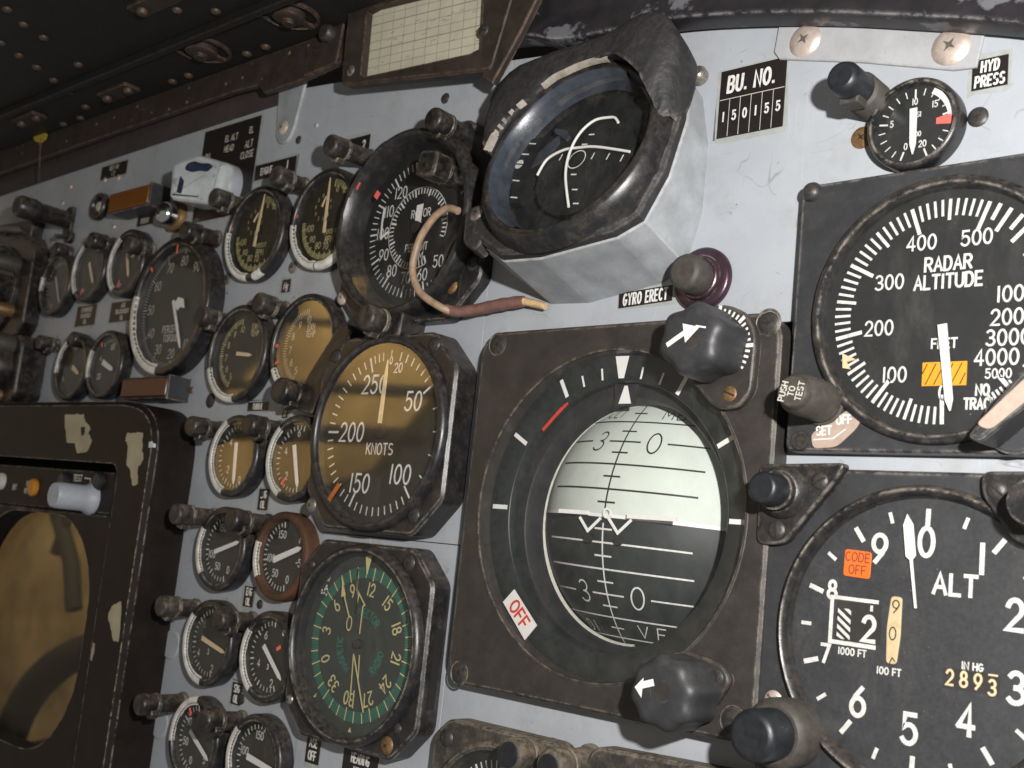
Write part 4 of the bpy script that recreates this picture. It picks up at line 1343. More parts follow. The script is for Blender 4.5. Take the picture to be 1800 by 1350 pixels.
obj('inner_cone', MB().lathe([(32.5, 26.1), (31.6, 25.2), (30.2, 20.8), (29.2, 18.4)], 80, a0=-160, a1=30), 'cone_blue', hi)
obj('dial_face', MB().disc(30.2, 15.7, n=64), 'dial_black', hi)
b = MB()
z = 19.0
for x, y in ((-24.6, 11.7), (-26.3, 7.4), (-26.2, -4.0), (-24.2, -11.5)):
    b.ribbon([(x - 1.6, y + .4), (x + 1.6, y - .4)], .55, z)
b.lathe([(0.01, z), (1.9, z)], 20, -27.6, 3.3)
b.ribbon([(-.4 + 3.6 * math.sin(q), .2 + 3.6 * math.cos(q)) for q in [i * .3 for i in range(21)]], .4, z, True)
for x, y in ((6.5, .3), (13.3, -1.2), (19.6, -3.1), (-8.2, 2.6)):
    b.ribbon([(x - .25, y - 1.1), (x + .25, y + 1.1)], .55, z)
for x, y in ((.6, -6.2), (3.4, -12.8), (6.0, -18.8), (.9, 6.2), (2.6, 10)):
    b.ribbon([(x - 1.1, y + .2), (x + 1.1, y - .2)], .55, z)
obj('markings', b, 'print_white', hi)
obj('dot_split', MB().ribbon([(-29.6, 3.8), (-25.6, 2.8)], .5, 19.06), 'dial_black', hi)
obj('mark_plate', MB().prism([(-29, 14), (-21.5, 14), (-19.5, 0), (-21, -14), (-25.5, -14), (-29.2, 0)], 15.8, 18.9), 'dial_black', hi)
obj('centre_plate', MB().prism([(20 * math.cos(q) + 4, 20 * math.sin(q) - 3) for q in [i * .314 for i in range(20)]], 15.8, 18.9), 'dial_black', hi)
obj('glide_bar', MB().tube(spline([(-15.9, -4.1, 19.6), (-13.4, 1.9, 20), (-6.8, 4.2, 20.4), (-.6, 4.0, 20.4), (8, 2.7, 20.4), (22.6, -1.6, 19.6)], 5), .5, 8), 'needle_white', hi)
obj('course_bar', MB().tube(spline([(13.5, 12.2, 19.6), (11.5, 14.4, 19.8), (8.8, 15, 20), (3.8, 14.6, 20.6), (0, 11.2, 21), (-2.2, 6.2, 21), (-2.5, -.6, 21), (-.5, -8.8, 21), (4.4, -20.6, 20)], 5), .5, 8), 'needle_white', hi)
obj('inner_drum', MB().prism([(-19.5, 6.5), (-16, 10), (-12, 13), (-11, 9), (-16, 2), (-20.5, 0)], 18.95, 19.4), 'cone_blue', hi)
obj('flag_arm', MB().prism([(-14.5, 15.4), (-8.5, 13.2), (-6.6, 10.6), (-7.6, 8.9), (-11, 11.4), (-14.2, 13.4)], 19.0, 20.2), 'cone_blue', hi)
obj('glass', MB().disc(31.8, 24.0, n=64), 'dusty_glass', hi, 5)
screw(hi, 23.6, -23.6, 20.4, 3.8, 'screw_dark', 'cross', 1.4)
screw(hi, -38.5, -17.0, 20.4, 3.2, 'screw_steel', 'cross', 1.2)
obj('bezel_lug', MB().prism(roundpoly([(-46, -14), (-37, -12), (-30, -24), (-33, -33), (-41, -29)], 3), 14, 20.0, .8), 'rubber', hi)
obj('side_bolt', MB().knob([(3.0, 10), (3.0, 13.0), (2.2, 14.0)], 20, 34.6, 33), 'screw_steel', hi)
# the torn rubber hood: lofted shell, thick and lumpy where it folds over
outl = spline([(-36.5, 3.0), (-41.5, 12), (-44, 24), (-44.5, 34), (-38, 42), (-26, 44.5), (-8, 45.5), (7, 46.5), (17, 48.5), (27, 44), (35.5, 35), (38.5, 28), (39.5, 20), (39.0, 12)], 4)
innl = spline([(-34.2, 2.8), (-33.6, 8), (-32.7, 12.5), (-30, 17), (-27, 20.6), (-15.5, 29.6), (-9, 31.8), (-2, 33.2), (7, 33.0), (16, 29.5), (26.6, 20.4), (31.2, 14), (33.4, 9.5), (35.2, 6.2)], 4)
vs, fs = [], []
rnd = random.Random(11)
n = len(outl)
for i in range(n):
    (ox, oy), (ix, iy) = outl[i], innl[i]
    u = i / (n - 1)
    lump = math.exp(-((u - .74) / .13) ** 2)
    jit = lambda s: rnd.uniform(-s, s)
    fz = 29.5 + 4.5 * lump - 3 * max(0, u - .86) * 8 + jit(.25)
    s = 1.0 + .03 * lump
    ring = [(ox * 1.0, oy * 1.0, 17.0), (ox * 1.015, oy * 1.015, 21), (ox * s, oy * s, fz - 3.0), (ox * .97 * s, oy * .97 * s, fz - .6), ((ox * .62 + ix * .38), (oy * .62 + iy * .38), fz + .5 + jit(.2)), ((ox * .25 + ix * .75), (oy * .25 + iy * .75), fz + .1 + jit(.25)), (ix, iy, fz - .6 + jit(.2)), (ix * 1.0 + .4, iy * 1.0, fz - 2.0), (ix * 1.08, iy * 1.08, 23.0), (ix * 1.1, iy * 1.1, 17.0)]
    vs += [(x + jit(.22), y + jit(.22), zz) for x, y, zz in ring]
m = 10
for i in range(n - 1):
    for k in range(m):
        l = (k + 1) % m
        fs.append([i * m + k, (i + 1) * m + k, (i + 1) * m + l, i * m + l])
fs.append(list(range(m)))
fs.append([(n - 1) * m + k for k in reversed(range(m))])
hood = obj('hood', MB().add(vs, fs), 'rubber', hi, 70)
b = MB()
rnd = random.Random(4)
q = [(x, y) for x, y in innl]
for i in range(0, 33):
    (x0, y0), (x1, y1) = q[i], q[i + 1]
    if i in (7, 9, 11, 12, 15, 17, 18):
        continue
    w0, w1 = (1.2 if i < 6 else rnd.uniform(.05, .5)), (1.2 if i < 5 else rnd.uniform(.05, .5))
    if i > 19:
        w0 = w1 = .35
    dx, dy = x0 / math.hypot(x0, y0), y0 / math.hypot(x0, y0)
    ex, ey = x1 / math.hypot(x1, y1), y1 / math.hypot(x1, y1)
    zt = 29.6
    b.add([(x0 - .25 * dx, y0 - .25 * dy, zt - 2), (x1 - .25 * ex, y1 - .25 * ey, zt - 2), (x1 - .2 * ex, y1 - .2 * ey, zt), (x0 - .2 * dx, y0 - .2 * dy, zt), (x0 + w0 * dx, y0 + w0 * dy, zt + .62), (x1 + w1 * ex, y1 + w1 * ey, zt + .62)], [[0, 1, 2, 3], [3, 2, 5, 4]])
obj('torn_edge', b, 'torn_rubber', hood)

# loose wire with a taped sleeve
wr = thing('loose_wire', 'loose tan wire loop with brown sleeve across the rotor dial', 'wire', -300, 100)
def wp(l):
    return [(x + 300, z - 100, h) for x, z, h in l]
obj('wire', MB().tube(spline(wp([(-297.5, 124.0, 17), (-303, 125.6, 17.5), (-309, 122.8, 18), (-315, 116.2, 18), (-317.6, 108, 18), (-317, 101, 18), (-312.5, 94, 17), (-306, 89.5, 13.5), (-302.5, 87.8, 10)]), 5), 1.45, 12), 'wire_tan', wr)
obj('sleeve', MB().tube(spline(wp([(-305, 88.8, 11), (-300, 88.0, 8.5), (-290, 89.3, 6), (-281, 90.4, 5), (-272, 91.0, 4)]), 4), 2.0, 12, [2.0, 2.1, 2.05, 2.2, 2.0, 2.05, 2.15, 2.0, 2.1, 2.35, 2.15, 2.25, 2.35, 2.1, 2.3, 2.15, 2.0]), 'sleeve_brown', wr)
obj('frayed_end', MB().tube(wp([(-272.5, 91.0, 4), (-267, 89.8, 3.6), (-262.5, 88.6, 3.2)]), 1.2, 8, [1.5, 1.45, 1.3]), 'frayed_tip', wr)
# ------------------------------------------------------------------ torque, turbine and temperature dials
R_ = 35.0
tq = gauge('torque_gauge', 'large percent torque dial with white rim arc and two red marks', -503.6, 105.3, R_, 9.5, 4.2, 5, 'dial_olive')
z = tq['_zf']
b = MB()
def tang(v):
    return -90 + (v - 50) * 3.12
for v in range(0, 101):
    mj = v % 10 == 0
    b.tick(tang(v), 27.0 if mj else 28.2, 30.6, .6 if mj else .35, z)
nums(b, [(str(v), tang(v)) for v in range(10, 100, 10)], 23.6, 4.6, .5, z, .76, .1)
text(b, 'PERCENT', -2, -11.0, 3.4, .5, z, .74)
text(b, 'TORQUE', -1, -15.6, 3.4, .5, z, .76)
obj('markings', b, 'print_dim', tq)
rim_paint(tq, R_, 9.5, 4.2, [(-176, -78)])
b = MB()
b.tick(-46.5, 27.5, 33.0, 1.5, 8.75)
b.tick(.5, 26.4, 32.4, 1.3, 8.75)
obj('limit_mark', b, 'fluor_red', tq)
pointer(tq, 153, -3.5, 24, 1.8, z + .9, 'needle_white')
obj('needle_tail', MB().poly([(.2, 1.5), (3.5, 4.5), (8.5, 3.2), (10.5, -1.5), (6.5, -.8), (4.2, -2.5)], z + 1.5), 'needle_white', tq)

def rpm_dial(label, x, zz, segs, ndl, sub, red):
    t = gauge('turbine_tachometer', label, x, zz, 22.8, 6.5, 3.0, 3.4, 'dial_olive', group='engine percent RPM dials')
    z = t['_zf']
    b = MB()
    ticks(b, 8, 46, 9, 15.6, 18.4, .35, z, 5, 15.0, .5)
    for v in range(60, 105):
        a = -100 - (100 - v) * 2.75
        b.tick(a, 15.3 if v % 5 else 14.4, 17.6, .34 if v % 5 else .55, z)
    text(b, '0', 4.2, 13.7, 2.6, .32, z, .8); text(b, '10', 9.4, 12.4, 2.6, .32, z, .8)
    nums(b, [('100', -102), ('90', -131), ('80', -158), ('70', 176)], 11.8, 2.8, .32, z, .8)
    text(b, 'RPM', 2.8, -8.8, 2.7, .34, z, .8)
    text(b, 'PERCENT', 3.0, -5.4, 1.9, .22, z, .75)
    for i in range(10):
        r = math.radians(i * 36 - 10)
        text(b, str((i * 7) % 10), -4.2 + 5.4 * math.sin(r), 6.4 + 5.4 * math.cos(r), 1.6, .2, z, .8)
    obj('markings', b, 'print_cream', t)
    rim_paint(t, 22.8, 6.5, 3.0, segs)
    obj('limit_mark', MB().tick(red, 18.6, 21.6, 1.5, 5.6), 'fluor_red', t)
    pointer(t, ndl, -6, 19, 1.7, z + 1.0, 'needle_cream', tip=9)
    o = pointer(t, sub, 0, 5.0, .9, z + .6, 'needle_cream', 'small_pointer', tip=3)
    o.location = (-4.2 * MM, 6.4 * MM, 0)
    hub(t, z + .6, 1.3)
    return t
rpm_dial('percent RPM dial with cream needle beside the white knob', -443.6, 135.9, [(-178, -84), (152, 170)], 7, 35, -78)
rpm_dial('percent RPM dial with red mark, half behind the rotor dial', -393.2, 136.6, [(-176, -92), (120, 182)], -1, 25, -80)

C_ = gauge('exhaust_temperature_gauge', 'exhaust temperature dial numbered 5 to 10 below the RPM dials', -444.2, 79.2, 22.8, 6.5, 3.0, 3.4, 'dial_olive', 'rim_black', 'exhaust temperature dials')
z = C_['_zf']
b = MB()
for i in range(0, 36):
    a = -7 - i * 4.2
    b.tick(a, 14.6 if i % 5 else 14.0, 16.9, .4 if i % 5 else .6, z)
nums(b, [('10', -6), ('9', -36), ('8', -66), ('7', -96), ('6', -124), ('5', -151)], 11.8, 2.8, .32, z, .8)
text(b, 'EXH', 8.3, 12.6, 2.4, .3, z, .8); text(b, 'TEMP', 8.6, 9.4, 2.4, .3, z, .74)
obj('markings', b, 'print_cream', C_)
rim_paint(C_, 22.8, 6.5, 3.0, [(-186, -108)])
pointer(C_, 96, -2, 10, 1.8, z + .9, 'needle_cream', tip=2)
D_ = gauge('exhaust_temperature_gauge', 'exhaust temperature dial full of amber reflection with two red marks', -395.6, 80.6, 22.8, 6.5, 3.0, 3.4, 'dial_olive', 'rim_black', 'exhaust temperature dials', 'clear_glass')
b = MB()
for i in range(0, 36):
    a = -7 - i * 4.2
    b.tick(a, 14.6 if i % 5 else 14.0, 16.9, .3, z)
nums(b, [('10', -6), ('9', -36), ('8', -66), ('7', -96), ('6', -124), ('5', -151)], 12.0, 3.0, .35, z, .78)
text(b, 'EXH', 1, 8.6, 2.5, .35, z, .8); text(b, 'TEMP', 1, 5.4, 2.5, .35, z, .74)
obj('markings', b, 'print_dim', D_)
b = MB()
for a, r0 in ((-88, 17.5), (-112, 17.0), (72, 19)):
    b.tick(a, r0, 20.6, 1.3, 5.5)
obj('limit_mark', b, 'fluor_red', D_)
rim_paint(D_, 22.8, 6.5, 3.0, [(-140, -118)])

# ------------------------------------------------------------------ the two columns of small engine gauges
SR, SH, SL = 18.4, 7.0, 3.0
GRP = 'small round engine gauges'
def small(name, label, x, zz, numl, ndl, segs, rim='rim_black', red=None, tk=(-160, 40, 20), extra=(), nr0=-6.0, nr1=12.5, w=2.0, ink='print_white', face='dial_olive', nh=3.0, needle='needle_white'):
    t = gauge(name, label, x, zz, SR, SH, SL, 3.2, face, rim, GRP)
    z = t['_zf']
    b = MB()
    ticks(b, tk[0], tk[1], tk[2], 12.4, 14.3, .42, z, 5, 11.8, .65)
    for s, a, r in numl:
        ra = math.radians(a)
        text(b, s, r * math.sin(ra), r * math.cos(ra), nh, .42, z, .78)
    for s, xx, yy, h in extra:
        text(b, s, xx, yy, h, .4, z, .76)
    obj('markings', b, ink, t)
    if segs:
        rim_paint(t, SR, SH, SL, segs)
    if red:
        obj('limit_mark', MB().tick(red[0], red[1], red[2], 1.5, 6.05), 'fluor_red', t)
    pointer(t, ndl, nr0, nr1, w, z + 1.0, needle, tip=2)
    return t
CA, CB = -434.8, -391.4
small('transmission_oil_gauge', 'small gauge with upright white needle and amber band below TURBINE placard', CA, 32.3, [('4', -45, 9), ('2', -135, 8.5), ('0', 160, 11)], 174, [(-165, -25)], tk=(-200, 0, 20))
small('transmission_oil_gauge', 'small amber gauge with long white needle pressed against the airspeed dial', CB, 32.0, [('6', -5, 11), ('4', -69, 9), ('2', -140, 9.5)], 162, [(-158, -40)], red=(-155, 9.5, 12.8), tk=(-190, 10, 20))
small('engine_oil_gauge', 'small dark gauge with white needle pointing up and inward, under ENG OIL placard', CA, -8.7, [('150', -20, 9.6), ('100', -108, 9.4), ('50', -156, 8.6), ('0', 152, 10)], 72, [(-135, -60)], tk=(-190, 0, 20))
small('engine_oil_gauge', 'small gauge with rusty brown rim and broad white needle', CB, -8.7, [('150', -20, 9.4), ('100', -98, 9.2), ('50', -146, 8.8), ('0', 158, 10), ('-5', 102, 9.8)], 70, [(-125, -72)], rim='rust', tk=(-190, -10, 20), w=2.6, extra=(('0', 8.9, 7.1, 1.8),))
small('engine_oil_gauge', 'small gauge with white-edged rim and slanting needle beside SDG OIL placard', CA, -49.3, [('6', -44, 10), ('4', -121, 10), ('2', 165, 11)], 103, [(-178, -48)], tk=(-190, 0, 20), ink='print_dim', needle='needle_cream', extra=(('3', -1.5, -4, 2.2),))
small('engine_oil_gauge', 'small gauge with steep white needle and red mark beside the compass dial', CB, -49.5, [('6', -34, 9.6), ('4', -114, 8.6), ('2', 168, 10.6)], 130, [(-150, -55)], red=(58, 6.6, 9.6), tk=(-200, 0, 20), extra=(('0', 5.9, 10.2, 2.0), ('3', -1.5, -4.3, 2.0)))
small('oil_pressure_gauge', 'small white-rimmed gauge with red mark at its top, lowest by the screen frame', CA, -90.4, [('10', -50, 10.2), ('50', -102, 9.2), ('0', -160, 9.6), ('5', 137, 9.6)], 121, [(-100, 0)], red=(-26, 10.6, 14.0), tk=(-190, -10, 20))
small('oil_temperature_gauge', 'small gauge with chipped rusty white rim at the bottom edge', CB, -90.8, [('150', -4, 9.8), ('100', -76, 9.8), ('50', -140, 9.2)], 98, [(-110, -48)], tk=(-190, 10, 20), w=2.6)

# far cluster beyond the torque dial
small('hydraulic_gauge', 'small dim brown gauge next to the large dark selector', -634.5, 127.6, [], 150, [(-100, -70)], ink='print_dim', needle='print_dim', w=.8)
small('hydraulic_gauge', 'small gauge with white crescent rim above the paired placards', -597.0, 132.9, [], 148, [(-140, -30)], red=(-160, 11, 15), tk=(-150, -140, 2), w=1.8, needle='needle_cream', nr0=-5, nr1=9)
small('hydraulic_gauge', 'small white-rimmed gauge with red triangle closest to the torque dial', -557.4, 132.9, [], 160, [(-150, -30)], red=(-158, 10, 14), tk=(-150, -140, 2), w=1.8, needle='needle_cream', nr0=-6, nr1=8)
small('fuel_gauge', 'small brownish gauge with bright rim edge and short needle', -598.8, 78.0, [], 118, [(-100, -30)], ink='print_dim', tk=(-120, -110, 2), w=2.6, needle='needle_cream', nr0=-1, nr1=8)
small('fuel_gauge', 'small gauge with wide short needle above the dark red light bar', -563.0, 78.3, [('60', 12, 10), ('20', -125, 10)], 112, [(-115, -60)], tk=(-30, 30, 6), w=3.0, nr0=-4.5, nr1=8, extra=(('4', -9, 4, 2.5),), red=(-28, 11, 13.5))
b = MB()
b.sector(9.5, 13.5, 128, 172, 4.05, 10)

# hydraulic pressure gauge by the doubler strip
hy = gauge('hydraulic_pressure_gauge', 'tiny black pressure gauge with white arc beside HYD PRESS placard', -131.2, 131.5, 13.4, 6.0, 1.7, 2.6, 'dial_black', 'rim_black')
z = hy['_zf']
b = MB()
for i in range(21):
    a = -160 + i * 15.9
    b.tick(a, 8.0 if i % 5 == 0 else 8.6, 10.6, .5 if i % 5 == 0 else .32, z)
for s, a, r in (('0', -159, 6.4), ('5', -78, 6.9), ('10', -2, 7.0), ('15', 47, 7.6), ('20', 157, 6.4)):
    ra = math.radians(a)
    text(b, s, r * math.sin(ra), r * math.cos(ra), 1.8, .3, z, .72)
text(b, 'PSI', .6, 3.0, 1.4, .26, z, .8); text(b, 'X 100', .2, -2.8, 1.4, .26, z, .7)
obj('markings', b, 'print_white', hy)
b = MB(); b.sector(9.5, 11.2, 28, 86, z + .1, 16)
obj('green_arc', b, 'needle_white', hy)
obj('limit_mark', MB().sector(6.2, 10.4, 82, 98, z + .14, 6), 'fluor_red', hy)
pointer(hy, 178.5, -4.6, 9.0, 2.1, z + .8, 'needle_white', tip=3)

# gyro erect push button
gy = thing('gyro_button', 'dark push button on chipped purple-brown round flange by GYRO ERECT placard', 'button', -199.4, 93.4)
obj('flange', MB().knob([(10.4, 0), (10.4, 1.4), (9.6, 2.2), (7.4, 2.4), (7.2, 3.4), (6.6, 3.8)], 48), 'anodised', gy)
obj('button_cap', MB().knob([(5.9, 3), (5.9, 10.4), (5.3, 11.6), (4.2, 12.1)], 40), 'knob_brown', gy)

# lower dial cut by the frame, and the dusty plate beside it
lo = thing('lower_dial', 'dusty square-plated dial with white scale cut off by the frame', 'gauge', -259, -89)
obj('bezel_plate', MB().holed(roundpoly([(-30.5, -32), (31, -32), (31, 26), (24, 33.2), (-24, 33.2), (-30.5, 27)], 3), 28, 0, 8, .9), 'dusty_plate', lo)
obj('bezel_ring', MB().lathe([(29.4, 7.9), (29, 9.4), (27.8, 10.2), (26.6, 9.6), (26.0, 5.5)], 72), 'dusty_plate', lo)
obj('dial_face', MB().disc(26.4, 5.5, n=64), 'dial_black', lo)
b = MB()
for i in range(40):
    b.tick(-120 + i * 6, 20.0 if i % 5 else 18, 23.2, .5 if i % 5 else .9, 5.6)
nums(b, [('20', -60), ('40', -10), ('60', 40)], 15, 4, .6, 5.6)
obj('markings', b, 'print_white', lo)
obj('glass', MB().disc(26.4, 8.6, n=64), 'clear_glass', lo, 5)
screw(lo, -24, 26.5, 8, 3.0, 'screw_dark', 'slot', 1.2)
lo2 = thing('lower_dial', 'dust covered plate of a neighbouring dial beneath the attitude indicator', 'gauge', -190, -88)
obj('bezel_plate', MB().holed(roundpoly([(-33, -32), (33, -32), (33, 30), (26, 36.2), (-30, 34.2), (-33, 30)], 4), 26, 0, 8, .9), 'dusty_plate', lo2)
obj('bezel_ring', MB().lathe([(27.4, 7.9), (27, 9.4), (25.8, 10.2), (24.6, 9.6), (24.0, 5.5)], 72), 'dusty_plate', lo2)
obj('dial_face', MB().disc(24.4, 5.5, n=64), 'dial_black', lo2)

# ------------------------------------------------------------------ light bars, knobs and buttons of the far end
def light_bar(label, x0, x1, z0, z1, h, lens):
    t = thing('light_bar', label, 'indicator light', (x0 + x1) / 2, (z0 + z1) / 2, 0, 'indicator light bars')
    hw, hh = (x1 - x0) / 2, (z1 - z0) / 2
    obj('housing', MB().prism(rrect(-hw, hw, -hh, hh, 1.5, 3), 0, h - 1.0, .5), 'slate_black', t)
    obj('lens', MB().prism(rrect(-hw + .8, hw - .8, -hh + .8, hh - .8, 1.2, 3), h - 1.2, h + .4, .6), lens, t)
    obj('end_cap', MB().box(hw - 1.5, hw + .5, -hh - .4, hh + .4, -.2, h - .2, .3), 'slate_black', t)
light_bar('amber light bar between the white knob and the hollow ring', -575, -533, 160, 171.8, 12, 'lens_orange')
light_bar('dark red light bar under the torque dial', -531, -488, 58.2, 69.2, 12, 'lens_red')
wk = thing('fuel_selector', 'white faceted knob smeared with dark blue paint on black placard', 'knob', -479, 164)
obj('knob_base', MB().knob([(11.8, 0), (11.8, 5), (11.0, 7.5), (9, 9)], 48), 'knob_bluegrey', wk)
def wedge(b):
    b.v = [(x, y, z - (x + 12) * .62 if z > 15 else z) for x, y, z in b.v]
    return b
kb = obj('knob_grip', wedge(MB().prism(roundpoly([(-11.5, -11), (9.5, -13), (12, 8), (-2, 12), (-12.5, 7)], 2), 6, 26, 2.4)), 'white_knob', wk)
b = MB().prism(roundpoly([(-5.5, 3.6), (-2, 2.4), (1, 3.4), (4.5, 3.0), (6.8, 5.8), (5, 7.4), (1, 7.2), (-2, 8.2), (-5, 6.6)], 1.2), 26.02, 26.15)
b.prism(roundpoly([(-7.6, -8), (-5.4, -8.4), (-5.0, -2), (-7.0, .6)], .6), 26.02, 26.14)
b.prism(roundpoly([(-9, -9.4), (2, -9.8), (2, -9.2), (-9, -8.6)], .2), 26.02, 26.13)
obj('dark_smear', wedge(b), 'smear_blue', kb)
pk = thing('pull_knob', 'dark stubby pull knob with wide base flange near the hollow ring', 'knob', -640, 167.5)
obj('flange', MB().prism(rrect(-4.5, 4.5, -8.5, 8.5, 3, 4), 0, 2.2, .4), 'lamp_black', pk)
obj('grip', MB().knob([(5.2, 2), (5.2, 20), (5.8, 21), (6.4, 23), (6.4, 31), (5.2, 33)], 32), 'lamp_black', pk)
rg = thing('socket_ring', 'hollow black ring socket at the end of the amber bar', 'socket', -605, 171.4)
obj('ring', MB().lathe([(7.9, 0), (7.9, 3), (7.2, 3.8), (6.0, 3.8), (5.4, 3.0), (5.2, 0)], 40), 'lamp_black', rg)
obj('socket_core', MB().knob([(3.0, 0), (3.0, 2.0), (2.4, 2.6)], 24), 'print_dim', rg)
cb_ = thing('push_button', 'round chrome push button below the amber bar', 'button', -522, 155.0)
obj('collar', MB().knob([(8.2, 0), (8.2, 3), (7.4, 3.8), (6.6, 4)], 40), 'screw_brass', cb_)
obj('button_cap', MB().knob([(6.2, 3.5), (6.2, 7), (5.6, 9.5), (4.2, 11), (2, 11.6)], 40), 'chrome', cb_)
# big dark selector and lower selector crowding the far edge
sb = thing('rotary_selector', 'large dark octagonal selector at the far end of the panel', 'selector', -700, 128)
obj('bezel_plate', MB().prism(roundpoly(octagon(40, 32, 10), 2), 0, 10, 1), 'lamp_black', sb)
obj('dial_ring', MB().lathe([(28, 10), (28, 12.5), (26, 13.5), (24.5, 12), (24, 10.1)], 56), 'lamp_black', sb)
obj('selector_grip', MB().prism(roundpoly([(-16, -6), (16, -9), (19, 0), (14, 9), (-15, 6)], 3), 10, 26, 2), 'lamp_black', sb)
obj('detent', MB().knob([(5, 10), (5, 22), (4, 24)], 20, 22, 14), 'knob_brown', sb)
obj('detent', MB().knob([(4, 10), (4, 19), (3, 20)], 20, 24, -14), 'screw_brass', sb)
s2 = thing('rotary_selector', 'dark box with round knob below the octagonal selector', 'selector', -676, 77)
obj('box', MB().prism(roundpoly(octagon(34, 20, 6), 2), 0, 16, 1.5), 'lamp_black', s2)
obj('knob', MB().knob([(15, 16), (15, 24), (13, 27), (8, 28)], 36, 12, 2), 'lamp_black', s2)
obj('knob', MB().knob([(6, 16), (6, 30), (5, 31)], 24, 22, 14), 'knob_brown', s2)
obj('pin', MB().knob([(2.2, 28), (2.2, 29.2), (1.4, 29.6)], 14, 9, 3), 'screw_bright', s2)
for x, y in ((-10, -16), (4, -17), (18, -15)):
    obj('terminal', MB().knob([(3.4, 14), (3.4, 20), (2.6, 21)], 14, x, y), 'screw_brass', s2)
s3 = thing('toggle_block', 'dim brown toggle block above the octagonal selector', 'switch', -700, 166)
obj('block', MB().prism(roundpoly([(-25, -6), (26, -8), (27, 5), (-24, 7)], 2), 0, 8, 1), 'lamp_black', s3)
obj('toggle', MB().tube([(10, 0, 8), (11, -2, 16), (12, -4, 24)], 2, 10, [2.2, 1.8, 2.6]), 'screw_steel', s3)
obj('toggle', MB().tube([(-8, 0, 8), (-8, 1, 16), (-8, 2, 24)], 2, 10, [2.2, 1.8, 2.6]), 'screw_steel', s3)
sw = thing('small_switch', 'tiny dark switch below the pull knob', 'switch', -636, 157)
obj('bushing', MB().knob([(3.6, 0), (3.6, 3), (2.6, 3.6)], 20), 'lamp_black', sw)
obj('lever', MB().tube([(0, 0, 3), (-.5, -1.5, 10)], 1.2, 8), 'lamp_black', sw)

# ------------------------------------------------------------------ screen unit in its dark frame
sc = thing('radar_screen', 'dark framed scope with amber reflections and chipped cream patches', 'screen', -575, -40)
SX, SZ = -575, -40
def q2(l):
    return [(x - SX, z - SZ) for x, z in l]
outer = roundpoly(q2([(-800, -190), (-474.8, -190), (-474.8, 35), (-479, 46), (-490, 53), (-506, 55.5), (-800, 58)]), 6)
hole = roundpoly(q2([(-740, -170), (-502.5, -170), (-503.5, 20), (-507, 25), (-740, 28)]), 4)
obj('frame', MB().holed(outer, 0, 0, 22, 2.2, -30, 0, hole), 'frame_brown', sc)
obj('frame_floor', MB().box(-160, 80, -150, 70, .1, 1), 'void_black', sc)
obj('control_strip', MB().prism(roundpoly(q2([(-740, 1), (-503.8, 1), (-503.8, 19.5), (-506, 21), (-740, 23.5)]), 1), 1, 18, .6), 'frame_brown', sc)
mask_o = roundpoly(q2([(-740, -165), (-503.8, -165), (-503.8, .6), (-740, .6)]), 2)
mask_h = rrect(-652 - SX, -517 - SX, -116 - SZ, -1.5 - SZ, 46, 12)
obj('screen_mask', MB().holed(mask_o, 0, 8, 19, .8, -10, -18, mask_h), 'frame_brown', sc)
obj('screen', MB().poly(q2([(-660, -125), (-510, -125), (-510, .2), (-660, .2)]), 9), 'crt_dark', sc)
obj('filter_glass', MB().poly(q2([(-658, -124), (-511, -124), (-511, 0), (-658, 0)]), 13), 'scope_glass', sc, 5)
kn = obj('test_knob', MB().knob([(7.8, 18), (7.8, 20), (6.6, 21.5), (6.3, 24), (6.3, 36.5), (5.6, 38)], 40, -531 - SX, 7.6 - SZ), 'knob_bluegrey', sc)
b = MB()
text(b, 'TEST', -548.5 - SX, 17.4 - SZ, 3.0, .5, 18.06, .9)
b.ribbon(q2([(-541.5, 17.6), (-535.5, 17.4), (-535, 13.5)]), .5, 18.06)
text(b, 'BIT', -616 - SX, 10.5 - SZ, 2.6, .45, 18.06, .9)
text(b, 'INT', -601 - SX, 13.0 - SZ, 2.4, .4, 18.06, .8)
text(b, 'REV', -601.5 - SX, 9.0 - SZ, 2.4, .4, 18.06, .8)
obj('strip_lettering', b, 'print_white', sc)
for x, z_, m in ((-632, 13, 'print_dim'), (-593, 11, 'amber_lamp'), (-561, 15.5, 'cap_blueblack'), (-525.5, 16.5, 'cap_blueblack')):
    obj('strip_lamp', MB().knob([(4.6, 18), (4.6, 19.6), (3.4, 20.6)], 24, x - SX, z_ - SZ), m, sc)
for l in ([(-564.9, 49.3), (-545.3, 49.1), (-542.4, 45.7), (-534.9, 41.7), (-537.8, 40.2), (-532.7, 36), (-535.2, 30.3), (-545.3, 29.6), (-549.2, 34.2), (-557.6, 34.6), (-562.7, 42.8)],
          [(-500.1, 39.8), (-486, 40.2), (-484.5, 32.2), (-482.2, 27.5), (-486, 23.1), (-483.4, 16.1), (-488.3, 15.4), (-492.5, 23), (-496.6, 24.5), (-497.7, 33.6), (-501.1, 36.3)],
          [(-482.8, -37), (-480.6, -42.9), (-479.6, -55), (-484.2, -54.8), (-492.3, -45.3), (-490.7, -40.4)], [(-502, -58), (-499.5, -58), (-500, -66), (-502.2, -65)]):
    rr = random.Random(int(l[0][0]))
    pts = []
    for i in range(len(l)):
        (x0, z0), (x1, z1) = l[i], l[(i + 1) % len(l)]
        for k in range(6):
            pts.append((x0 + (x1 - x0) * k / 6 + rr.uniform(-.45, .45), z0 + (z1 - z0) * k / 6 + rr.uniform(-.45, .45)))
    obj('paint_patch', MB().poly(q2(pts), 22.05), 'peeled_cream', sc)
obj('patch_hole', MB().poly(q2([(-546, 42.5), (-541.5, 42.8), (-541, 39), (-544, 38)]), 22.1), 'slot_dark', sc)
b = MB()
rnd = random.Random(8)
